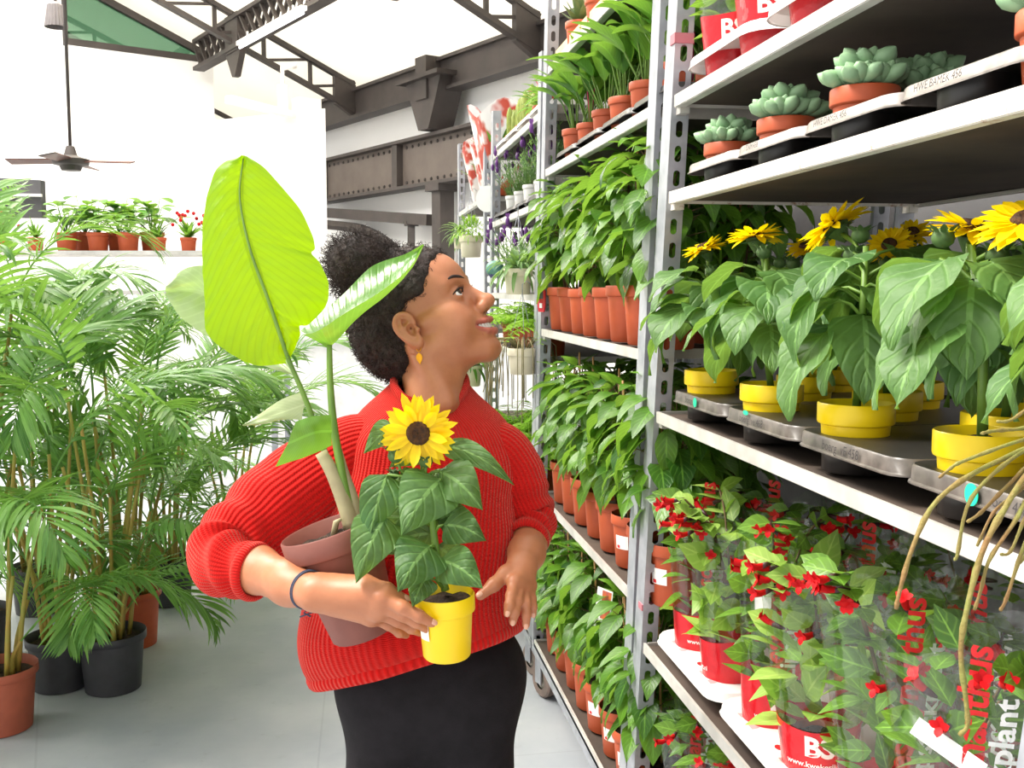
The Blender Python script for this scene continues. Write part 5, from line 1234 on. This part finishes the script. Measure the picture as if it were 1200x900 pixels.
def body():
    hf, up, lo_ = head_field(); hv, hq = hf.mesh(np.array(HC) - (.20, .20, .33), np.array(HC) + (.20, .20, .17), .0022)
    # keep only the part above the shoulders
    r = rarm_field(); a = np.array(W(262, 650, -.1)); rv, rq = r.mesh((a[0] - .08, 1.30, .88), (W(520, 700, -.3).x + .03, 1.95, 1.38), .0024)
    l = larm_field(); lv, lq = l.mesh((W(555, 700, -.2).x - .02, 1.45, .88), (W(650, 600, 0).x + .06, 1.95, 1.38), .0022)
    t = trunk_field(-.012); t.ell(W(505, 640, .02), (.13, .085, .26), None, .08); t.ell(W(507, 580, .01), (.14, .08, .09), None, .06); p = np.array(PO); tv, tq = t.mesh(p + (-.3, -.25, .05), p + (.3, .25, 1.45), .009)
    me, v = merge_mesh('body', [(hv, hq), (rv, rq), (lv, lq), (tv, tq)], M['skin'])
    lips = np.zeros(len(v), np.float32); q = (v[:len(hv)] - np.array(HC)) @ np.array(HA) / HS; s = np.abs(q[:, 2])
    def near(poly, rad):
        d = np.full(len(q), 9.0); Q = np.stack([q[:, 0], q[:, 1], s], 1)
        for i in range(len(poly) - 1):
            a, b = np.array(poly[i]), np.array(poly[i + 1]); ab = b - a; tt = np.clip(((Q - a) @ ab) / (ab @ ab), 0, 1); d = np.minimum(d, np.linalg.norm(Q - a - tt[:, None] * ab, axis=1) - (rad[0] + (rad[1] - rad[0]) * (i + .5) / (len(poly) - 1)))
        return d
    d = np.minimum(near(up, (.0058, .0036)), near(lo_, (.0072, .0036))); lips[:len(hv)] = np.clip(.9 - d / .0018, 0, .85)
    inm = (q[:, 0] > .07) & (np.abs(q[:, 1] + .045) < .010) & (s < .030) & (q[:, 0] < .093 - s * .2); lips[:len(hv)][inm] = 1.0
    at_ = me.attributes.new('lips', 'FLOAT', 'POINT'); at_.data.foreach_set('value', np.ascontiguousarray(lips[:len(me.vertices)]))
    o = link('body', me, person); o.location = -PO; return o
body()
def child(name, mb, m, smooth=True, parent=None, sharp=None):
    o = mb.build(name, m, None, smooth, sharp); o.parent = parent or person; o.location = -PO if parent is None else (0, 0, 0); return o
# eyes, brows, teeth
M['eye_white'] = mat('eye_white', (.85, .83, .80, 1), .15); M['iris'] = mat('dark_iris', lin(52, 30, 18), .1); M['hair'] = mat('dark_brown_hair', lin(34, 23, 20), .75, lin(52, 34, 27), 40, bump=.8, bscale=90)
M['teeth'] = mat('teeth', (.86, .83, .78, 1), .2)
for e in (1, -1):
    mb = MB(); mb.ball(hp(.0745, .0240, .0315 * e), .0135 * HS, 24, 16); eb = child('eyeball', mb, M['eye_white'])
    mb = MB(); g = V((.93, .20, -.02 + .06 * e)).normalized(); gw = F_ * g.x + U_ * g.y + S_ * (g.z + (.22 if e > 0 else -.1)); gw.normalize(); x, y = frame_of(gw); q = Matrix((x, y, gw)).transposed()
    mb.lathe([(.0062 * HS, .01205 * HS), (.0045 * HS, .01285 * HS), (.001, .0140 * HS)], 20, hp(.0745, .0240, .0315 * e), q); child('iris', mb, M['iris'], parent=eb)
    mb = MB(); pts = interp_path([hp(.0975, .0440, .013 * e), hp(.0935, .0495, .026 * e), hp(.0855, .0520, .040 * e), hp(.0720, .0470, .0535 * e)], 14); mb.tube(pts, [.0008 + .0024 * math.sin(PI * (.12 + .8 * i / 13)) for i in range(14)], 6); child('eyebrow', mb, M['hair'])
    mb = MB(); pts = interp_path([hp(.0875, .0245, .0205 * e), hp(.0910, .0292, .029 * e), hp(.0860, .0295, .039 * e), hp(.0770, .0245, .0462 * e)], 12); mb.tube(pts, .0016, 5)
    for i in range(1, 12): mb.tube([pts[i], V(pts[i]) + F_ * .006 + U_ * .004 + S_ * e * .003], [.0007, .0002], 4)
    child('eyelashes', mb, M['hair'])
mb = MB()
for i in range(-5, 6):
    a = i * .19; c = hp(.0600 + .0375 * math.cos(a), -.0405, .0335 * math.sin(a)); x = F_ * math.cos(a) + S_ * math.sin(a); y = S_ * math.cos(a) - F_ * math.sin(a); wd = .0042 if abs(i) < 2 else .0036
    rows = []
    for z, k in ((.006, .9), (0, 1), (-.005, 1), (-.0085, .85), (-.0095, .4)): rows.append([c + U_ * z + x * (.003 * k * math.cos(b)) + y * (wd * k * math.sin(b)) for b in [2 * PI * j / 10 for j in range(10)]])
    mb.grid(rows, closed=True)
child('teeth', mb, M['teeth'])
# hair: swept back into a bun, soft curly outline
def hair():
    f = Field(); f.ell(hp(-.006, .056, 0), [x * HS for x in (.104, .090, .082)], HA, .02); f.ell(hp(-.070, .020, 0), [x * HS for x in (.060, .075, .066)], HA, .03); f.ell(hp(-.050, -.022, 0), [x * HS for x in (.048, .040, .058)], HA, .03)
    f.plane(hp(.046, .048, 0), (F_ * .80 - U_ * .60), .012)                            # front hairline
    f.plane(hp(-.012, -.012, 0), (F_ * .74 - U_ * .67), .012)                           # behind the ear down to the nape
    for e in (1, -1): f.ell(hp(.022, .004, .080 * e), [x * HS for x in (.044, .046, .036)], HA, .010, -1)
    bun = W(420, 309, .0); f.ell(bun, (.052, .052, .047), None, .03); f.cone(bun, hp(-.06, .09, 0), .034, .05, .03)
    v, q = f.mesh(np.array(HC) - (.24, .2, .16), np.array(HC) + (.16, .2, .24), .0045)
    me, v = merge_mesh('hair', [(v, q)], M['hair']); co = np.zeros(len(me.vertices) * 3, np.float32); nn = np.zeros(len(me.vertices) * 3, np.float32); me.vertices.foreach_get('co', co); me.vertices.foreach_get('normal', nn); co = co.reshape(-1, 3); nn = nn.reshape(-1, 3)
    amp = np.array([noise.noise(V(c) * 60) * .5 + noise.noise(V(c) * 130) * .35 for c in co]); me.vertices.foreach_set('co', (co + nn * (amp * .006)[:, None]).ravel()); me.update()
    o = link('hair', me, person); o.location = -PO
    rnd.seed(77); mb = MB(); bunn = np.array(bun); N = len(co)
    for _ in range(5200):
        i = rnd.randrange(N); c = V(co[i]); n = V(nn[i]); isb = (c - bun).length < .075; L = U(.010, .024) if isb else U(.003, .010)
        if not isb and (c - HC).dot(F_) > .01 and rnd.random() < .6: continue
        x, y = frame_of(n); ph = U(0, 6.28); pts = []; t_ = (n + (x * U(-1, 1) + y * U(-1, 1)) * .9).normalized(); x, y = frame_of(t_)
        for k in range(6): a = ph + k * 1.3; pts.append(c + t_ * L * k / 5 + (x * math.cos(a) + y * math.sin(a)) * .0028)
        mb.tube(pts, .00045, 3, cap=False)
    mb.build('curls', M['hair'], o)
hair()
# gold leaf earring and bracelet
M['gold'] = mat('gold', lin(226, 160, 40), .3, metal=.85)
el_ = hp(-.003, -.022, .0800); mb = MB(); n = 16
pts = [el_ + V((0, 0, -.003)) + (RT * math.cos(a) * .004 + V((0, 0, 1)) * math.sin(a) * .007) - V((0, 0, .004)) for a in [2 * PI * k / n for k in range(n + 1)]]
mb.tube(pts, .0008, 5)
ea = child('earring', mb, M['gold']); mb = MB()
for nb_ in (0, 1): leaf(mb, el_ - V((0, 0, .016)) - FH * .0008 * nb_, V((0.1, 0, -1)), CT, .020, .011, .0, .25, 'ovate', 8, 2)
mb.build('leaf_pendant', M['gold'], ea)
M['cord'] = mat('dark_blue_cord', lin(58, 66, 88), .7)
wc = W(361, 691, -.274); wd_ = (W(370, 695, -.292) - W(340, 684, -.24)).normalized(); x, y = frame_of(wd_); mb = MB()
for o_ in (-.002, .002): mb.tube([wc + wd_ * o_ + (x * math.cos(a) + y * math.sin(a)) * .0285 for a in [2 * PI * k / 28 for k in range(29)]], .0017, 6)
kn = wc + V((0, 0, -.028)) - FH * .004
for k in range(2): mb.tube([kn, kn + V((.006 * (1 - 2 * k), 0, -.006)), kn + V((-.012 + .016 * k, 0, -.012))], .0014, 5)
child('bracelet', mb, M['cord'])
# fingernails
M['nail'] = mat('fingernail', lin(222, 168, 142), .25)
for tip, prev, r, sd in ((W(506, 730, -.330), W(491, 722, -.338), .0068, CT * .7 + V((0, 0, .7))), (W(594.5, 719, -.212), W(597, 709, -.207), .006, CT), (W(601, 729, -.205), W(603.5, 717, -.202), .006, CT), (W(616.5, 733, -.189), W(617, 720, -.188), .0058, CT),
                         (W(625, 720, -.172), W(624.5, 711, -.171), .0052, CT), (W(563, 698, -.186), W(579, 685, -.176), .0075, CT * .6 + V((0, 0, .8))), (W(474, 703, -.318), W(453, 692, -.322), .0080, CT * .5 + V((0, 0, .85)))):
    d = (tip - prev).normalized(); nn = (sd - d * sd.dot(d)).normalized(); s_ = d.cross(nn); q = Matrix((s_, d, nn)).transposed(); mb = MB(); mb.ball(tip + nn * r * .78 + d * .0005, (r * .68, r * .95, r * .32), 12, 8, q); child('fingernail', mb, M['nail'])
# --- red knitted sweater
def knit_mat():
    t = NT('red_knit'); p = t.n('ShaderNodeBsdfPrincipled'); p.inputs['Roughness'].default_value = .85; p.inputs['Sheen Weight'].default_value = .35; p.inputs['Sheen Tint'].default_value = (1, .4, .3, 1); p.inputs['Specular IOR Level'].default_value = .15
    uv = t.n('ShaderNodeUVMap'); sx = t.n('ShaderNodeSeparateXYZ'); t.l(uv.outputs[0], sx.inputs[0])
    rib = t.math('MULTIPLY_ADD', t.math('SINE', t.math('MULTIPLY', sx.outputs[0], 2 * PI)), .5, .5)
    st = t.math('MULTIPLY_ADD', t.math('SINE', t.math('ADD', t.math('MULTIPLY', sx.outputs[1], 2 * PI), t.math('MULTIPLY', rib, 2.2))), .5, .5)
    hgt = t.math('ADD', t.math('ADD', t.math('MULTIPLY', rib, 1.0), t.math('MULTIPLY', st, .35)), t.math('MULTIPLY', t.noise(260, 3), .5))
    col = t.mix(t.noise(14, 3), lin(212, 22, 18), lin(196, 16, 15)); col = t.mix(t.math('MULTIPLY', t.math('SUBTRACT', 1.0, rib), .28), col, lin(132, 6, 10))
    t.l(col, p.inputs['Base Color']); t.l(t.bump(hgt, .55, .006), p.inputs['Normal']); t.l(p.outputs[0], t.out.inputs[0]); return t.m
M['knit'] = knit_mat()
sw = MB()
def loft(mb, rings, nr, n, ribs, vscale, fold=.005, fs=9, fseed=0):
    """rings: (L(u,v), R(u,v), dd, half depth, drop of the front edge)"""
    P_ = interp_path([(r_[0][0], r_[0][1], r_[1][0], r_[1][1], r_[2], r_[3], r_[4] if len(r_) > 4 else 0) for r_ in rings], nr); rows = []
    for i, q in enumerate(P_):
        L, R = W(q[0], q[1], q[4]), W(q[2], q[3], q[4]); c = (L + R) / 2; hx = (R - L) / 2; dz = CT * q[5] - V((0, 0, q[6])); row = []
        for k in range(n):
            a = 2 * PI * k / n; cx, sy = math.cos(a), math.sin(a); e = .85; p = c + hx * (abs(cx) ** e * (1 if cx > 0 else -1)) + dz * (abs(sy) ** e * (1 if sy > 0 else -1))
            nn = (hx.normalized() * cx + CT * sy); p += nn * fold * (noise.noise(p * fs + V((fseed, 0, 0))) + .5 * noise.noise(p * fs * 2.3)); row.append(p)
        rows.append(row)
    mb.grid(rows, closed=True, uvf=lambda i, j: (j / n * ribs, i / nr * vscale)); return rows
torso = [((392, 772), (590, 722), .0, .115, -.022), ((372, 794), (606, 728), -.01, .150, -.030), ((357, 772), (609, 720), -.015, .160, -.022), ((352, 727), (606, 692), -.015, .160, -.008), ((362, 665), (603, 650), -.01, .145), ((384, 600), (606, 592), -.005, .130), ((396, 550), (609, 548), -.0, .125), ((406, 512), (600, 515), .0, .110), ((424, 486), (584, 490), .0, .088, .012), ((448, 464), (562, 470), .0, .072, .024), ((463, 450), (546, 455), .005, .058, .030)]
trows = loft(sw, torso, 90, 120, 104, 150, .014, 6)
def sleeve(mb, path, nr, n, ribs, vscale, folds, seed):
    P_ = interp_path(path, nr); pts = [W(q[0], q[1], q[2]) for q in P_]; x = None; rows = []
    for i, q in enumerate(P_):
        d = (pts[min(i + 1, nr - 1)] - pts[max(i - 1, 0)]).normalized()
        if x is None: x, y = frame_of(d)
        else: x = (x - d * x.dot(d)).normalized(); y = d.cross(x)
        row = []; t = i / (nr - 1)
        for k in range(n):
            a = 2 * PI * k / n; r = q[3]; nn = x * math.cos(a) + y * math.sin(a); p = pts[i] + nn * r
            fa = folds * (max(0, t - .35) / .65) ** .7 * math.sin(PI * min(1, t * 1.02)) ** .4
            r2 = fa * (math.sin(t * 46 + 1.4 * math.sin(a + seed) + 3 * noise.noise(p * 7)) * .8 + 1.1 * noise.noise(p * 13 + V((seed, 0, 0)))) + .007 * noise.noise(p * 9 + V((seed, 3, 0)))
            row.append(p + nn * r2)
        rows.append(row)
    mb.grid(rows, closed=True, uvf=lambda i, j: (j / n * ribs, i / nr * vscale)); return rows
R1 = sleeve(sw, [(462, 535, .0, .035), (430, 528, .0, .062), (385, 550, -.015, .076), (340, 583, -.035, .079), (300, 617, -.065, .074), (271, 640, -.095, .065), (264, 657, -.125, .058), (278, 665, -.150, .052), (297, 669, -.168, .0425)], 140, 96, 48, 130, .013, 1.0)
R2 = sleeve(sw, [(555, 540, .0, .035), (578, 532, .0, .058), (598, 552, .0, .055), (611, 584, .0, .049), (621, 606, .0, .044), (622, 622, -.025, .041), (619, 633, -.052, .034)], 90, 80, 44, 90, .007, 4.0)
sweater = child('sweater', sw, M['knit'])
def torus_on(row, r, ribs, name):
    mb = MB(); P2 = [V(p) for p in row]; P2.append(P2[0]); n = 10; rows = []; c = sum(P2[:-1], V()) / (len(P2) - 1)
    for i, p in enumerate(P2):
        d = (P2[(i + 1) % (len(P2) - 1)] - P2[i - 1 if i else -2]).normalized(); o = (p - c); o = (o - d * o.dot(d)).normalized(); z = d.cross(o); rows.append([p + (o * math.cos(2 * PI * k / n) + z * math.sin(2 * PI * k / n) * 1.7) * r for k in range(n)])
    mb.grid(rows, closed=True, uvf=lambda i, j: (i / (len(P2) - 1) * ribs, j / n * 3)); mb.build(name, M['knit'], sweater)
torus_on(trows[-1], .0075, 100, 'collar'); torus_on(trows[10], .008, 110, 'hem'); torus_on(R1[-1], .006, 60, 'cuff'); torus_on(R2[-1], .006, 52, 'cuff')
# --- black trousers and shoes
M['black_cloth'] = mat('black_cloth', lin(30, 27, 30), .85, lin(22, 20, 22), 30, bump=.15, bscale=300, spec=.2)
tf = trunk_field(0.0); p = np.array(PO); tv, tq = tf.mesh(p + (-.3, -.25, .085), p + (.3, .25, 1.0), .006); me, _ = merge_mesh('trousers', [(tv, tq)], M['black_cloth']); o = link('trousers', me, person); o.location = -PO
for e in (-1, 1):
    hj = W(505 + e * 38, 800, .02); c = V((hj.x + e * .045 - .005, hj.y - .04 * (e < 0) + .04, 0)); f = Field(); f.ell(c + V((0, -.055, .045)), (.046, .125, .045), None, .02); f.cone(c + V((0, 0, .05)), c + V((0, 0, .135)), .046, .050, .02); f.plane(c + V((0, 0, .002)), (0, 0, -1), .004)
    v, q = f.mesh(np.array(c) + (-.1, -.24, -.02), np.array(c) + (.1, .14, .22), .006); me, _ = merge_mesh('shoe', [(v, q)], M['black_cloth']); o = link('shoe', me, person); o.location = -PO
# ------------------------------------------------------------------ the two plants she holds
def px_leaf(mb, left, mid, right, n=30, nw=4, bow=0.012, rip=()):
    Lp, Mp, Rp = interp_path(left, n), interp_path(mid, n), interp_path(right, n); rows = []
    for i in range(n):
        l, m, r = W(*Lp[i]), W(*Mp[i]), W(*Rp[i]); row = []
        for j in range(-nw, nw + 1):
            t = abs(j) / nw; e = l if j < 0 else r; row.append(m.lerp(e, t) + CT * bow * math.sin(PI * t) + CT * .0015 * math.sin(i * 1.3 + j))
        rows.append(row)
    mb.grid(rows)
def strelitzia():
    a, b = W(428, 741, -.185), W(386, 617, -.205); base = a; t = thing('potted_strelitzia', 'tall broad-leaved plant in a mauve-brown pot held under the arm', 'potted plant', base); ax = (b - a); h = ax.length; ax.normalize(); x, y = frame_of(ax); q = Matrix((x, y, ax)).transposed(); o = V((0, 0, 0))
    pot_mb(.079, h, .034, .66, 36, .004, o, q).build('pot', M['mauve_pot'], t, sharp=45)
    sm = soil_mb(.072, h - .022, 28, amp=.007); sm.v = [q @ p for p in sm.v]; sm.build('soil', M['soil'], t)
    def part(name, mb, m): mb.v = [p - base for p in mb.v]; return mb.build(name, M[m], t)
    mb = MB(); px_leaf(mb, [(284, 182, -.16), (254, 198, -.16), (239, 250, -.17), (237, 305, -.175), (240, 352, -.18), (242, 389, -.18), (268, 413, -.185), (300, 428, -.19), (336, 426, -.19)],
                       [(286, 183, -.16), (283, 205, -.165), (280, 232, -.17), (284, 262, -.18), (293, 292, -.185), (304, 324, -.19), (316, 356, -.19), (327, 388, -.19), (337, 418, -.19)],
                       [(289, 183, -.16), (309, 196, -.155), (330, 219, -.155), (352, 246, -.155), (366, 276, -.158), (369, 291, -.16), (365, 297, -.16), (374, 307, -.162), (384, 328, -.165), (385, 345, -.168), (381, 360, -.17), (362, 380, -.178), (351, 382, -.18), (352, 391, -.182), (347, 405, -.186), (340, 420, -.19)], 72, 5, .010)
    part('leaf', mb, 'big_leaf')
    mb = MB(); mb.tube([W(*q_) for q_ in interp_path([(285, 186, -.164), (281, 232, -.175), (293, 292, -.190), (316, 356, -.196), (337, 418, -.196), (358, 468, -.19), (380, 528, -.19), (402, 585, -.195), (410, 612, -.195)], 40)], [.0012 + .0056 * (i / 39) ** 1.3 for i in range(40)], 8)
    mb.tube([W(*q_) for q_ in interp_path([(386, 404, -.20), (387, 450, -.20), (392, 505, -.20), (402, 560, -.20), (414, 612, -.198)], 24)], [.0042 + .004 * (i / 23) for i in range(24)], 8)
    part('petiole', mb, 'stem')
    mb = MB(); px_leaf(mb, [(352, 388, -.10), (374, 368, -.09), (403, 344, -.08), (436, 312, -.07), (474, 298, -.08), (496, 286, -.10)], [(384, 408, -.19), (394, 400, -.17), (420, 372, -.15), (455, 344, -.13), (482, 315, -.12), (496, 287, -.11)], [(354, 392, -.23), (372, 388, -.25), (406, 366, -.25), (444, 343, -.235), (478, 316, -.19), (496, 288, -.12)], 34, 5, -.012)
    part('leaf', mb, 'strel_leaf')
    mb = MB(); px_leaf(mb, [(345, 440, -.09), (300, 425, -.05), (245, 395, -.04), (212, 372, -.04), (196, 348, -.05)], [(345, 438, -.09), (305, 395, -.03), (255, 352, -.02), (225, 340, -.03), (195, 343, -.05)], [(345, 436, -.09), (310, 370, -.06), (262, 318, -.05), (222, 313, -.05), (198, 330, -.05)], 26, 4, .01)
    part('leaf', mb, 'strel_pale')  # sky reflection on the upper side is put into the pale leaf colour
    mb = MB(); px_leaf(mb, [(388, 486, -.215), (365, 488, -.235), (347, 494, -.245)], [(389, 505, -.215), (368, 507, -.240), (337, 520, -.255)], [(389, 522, -.215), (362, 534, -.235), (323, 547, -.25)], 14, 4, .004)
    part('cut_leaf', mb, 'strel_leaf')['label'] = 'small cut leaf folded beside the stems'
    mb = MB(); px_leaf(mb, [(358, 458, -.16), (330, 468, -.14), (306, 484, -.13), (286, 497, -.13)], [(357, 474, -.17), (335, 482, -.155), (310, 490, -.14), (284, 498, -.13)], [(354, 492, -.165), (332, 492, -.15), (308, 497, -.14), (286, 499, -.13)], 14, 3, .004)
    part('dry_leaf', mb, 'strel_pale')
    mb = MB()
    for dx, r0, r1, top in ((0, .014, .0095, [(413, 618, -.20), (404, 590, -.20), (390, 555, -.20), (376, 530, -.20)]), (1, .010, .006, [(420, 616, -.195), (414, 585, -.195), (404, 555, -.195), (394, 520, -.195)])):
        mb.tube([W(*q_) for q_ in interp_path(top, 14)], [r0 + (r1 - r0) * i / 13 for i in range(14)], 12)
    mb.tube([W(391, 628, -.21), W(394, 612, -.215), W(400, 608, -.215)], [.005, .005, .002], 7)
    part('sheath', mb, 'sheath')
    return t
strelitzia()
def held_sunflower():
    a, b = W(524, 768, -.272), W(521, 695, -.285); base = a; t = thing('potted_sunflower', 'sunflower with one open bloom in a yellow pot held by the person', 'potted plant', base); ax = b - a; h = ax.length; ax.normalize(); x, y = frame_of(ax); q = Matrix((x, y, ax)).transposed()
    pm = pot_mb(.0445, h, .026, .80, 32, .003, (0, 0, 0), q); pm.build('pot', M['yellow'], t, sharp=45); sm = soil_mb(.041, h - .012); sm.v = [q @ p for p in sm.v]; sm.build('soil', M['soil'], t)
    mb = MB(); rr = .0405; rows = [[q @ V((rr * k_ * math.cos(a_), rr * k_ * math.sin(a_), z)) for a_ in np.linspace(0, .5, 5)] for z, k_ in ((.035, .98), (.062, 1.03))]
    # turn the sticker to the side that faces the aisle
    ang = math.atan2((q.transposed() @ (-RT * .75 + CT * .66)).y, (q.transposed() @ (-RT * .75 + CT * .66)).x); rz_ = Matrix.Rotation(ang - .25, 3, 'Z'); mb.grid([[q @ (rz_ @ (q.transposed() @ p)) for p in r_] for r_ in rows]); mb.build('price_sticker', M['paper'], t)
    st = MB(); lf = MB(); bd = MB(); w_ = lambda u, v, d: W(u, v, d) - base
    stem = interp_path([(522, 692, -.285), (512, 650, -.285), (505, 600, -.285), (498, 560, -.285), (492, 524, -.285)], 20); st.tube([w_(*q_) for q_ in stem], [.0062 - .0022 * i / 19 for i in range(20)], 8)
    #   base (u,v), tip (u,v), width px, depth of base, middle, tip, fold
    L = [((517, 562), (470, 628), 60, -.30, -.345, -.35), ((515, 552), (566, 598), 46, -.29, -.325, -.33), ((520, 522), (603, 569), 24, -.28, -.31, -.30), ((454, 556), (428, 652), 40, -.30, -.33, -.33), ((452, 606), (417, 684), 50, -.31, -.345, -.35), ((505, 640), (466, 694), 54, -.31, -.36, -.365), ((516, 656), (566, 690), 42, -.30, -.35, -.355),
         ((520, 615), (570, 634), 38, -.29, -.32, -.32), ((500, 676), (483, 712), 30, -.31, -.345, -.35), ((464, 500), (426, 532), 26, -.29, -.30, -.30), ((478, 512), (452, 526), 20, -.28, -.29, -.29), ((500, 590), (540, 622), 40, -.27, -.26, -.25), ((495, 575), (455, 610), 46, -.27, -.25, -.24), ((512, 640), (540, 668), 36, -.27, -.26, -.25), ((498, 596), (432, 606), 44, -.275, -.27, -.265), ((500, 580), (546, 556), 30, -.275, -.27, -.26), ((496, 560), (466, 588), 36, -.28, -.29, -.285), ((508, 625), (444, 650), 42, -.275, -.28, -.275), ((512, 610), (552, 600), 34, -.27, -.265, -.26), ((492, 530), (456, 548), 24, -.28, -.275, -.27)]
    for (bu, bv), (tu, tv), wd, d0, d1, d2 in L:
        n = 12; xs, ws = SHAPES['heart']; du, dv = tu - bu, tv - bv; ln = math.hypot(du, dv); nu, nv_ = -dv / ln, du / ln; rows = []
        for i in range(n + 1):
            tt = i / n; bend = math.sin(PI * tt) * ln * .10; d = d0 * (1 - tt) ** 2 + 2 * d1 * tt * (1 - tt) + d2 * tt * tt; wv = wd * .62 * float(np.interp(tt, xs, ws)); row = []
            for j in range(-3, 4):
                s_ = j / 3; row.append(w_(bu + du * tt + nu * wv * s_, bv + dv * tt + nv_ * wv * s_ - bend, d + .010 * abs(s_) * (wd / 50) + .009 * math.sin(tt * 10 + bu) * abs(s_) + .003 * math.sin(tt * 23 + s_ * 5)))
            rows.append(row)
        lf.grid(rows)
        k = min(range(20), key=lambda i: abs(stem[i][1] - (bv + 12))); s0 = stem[k]; st.tube([w_(*s0), w_((s0[0] + bu) / 2, (s0[1] + bv) / 2 - 4, (s0[2] + d0) / 2), w_(bu, bv, d0)], [.0028, .0024, .002], 6)
    for q_, r_ in (((464, 534, -.29), .0125), ((499, 541, -.30), .0105), ((462, 556, -.285), .008)): bd = MB(); bud_geo(bd, w_(*q_), r_); bd.build('bud', M['bud'], t)
    st.tube([w_(499, 575, -.285), w_(470, 552, -.288), w_(465, 540, -.29)], .0024, 6); st.tube([w_(498, 562, -.285), w_(499, 545, -.30)], .0024, 6)
    st.build('stem', M['stem'], t); lf.build('foliage', M['sun_leaf'], t)
    flower_geo(t, w_(491, 507, -.305), CT * .88 + V((0, 0, -.06)) + RT * -.12, .058, 990, 22, .12)
held_sunflower()
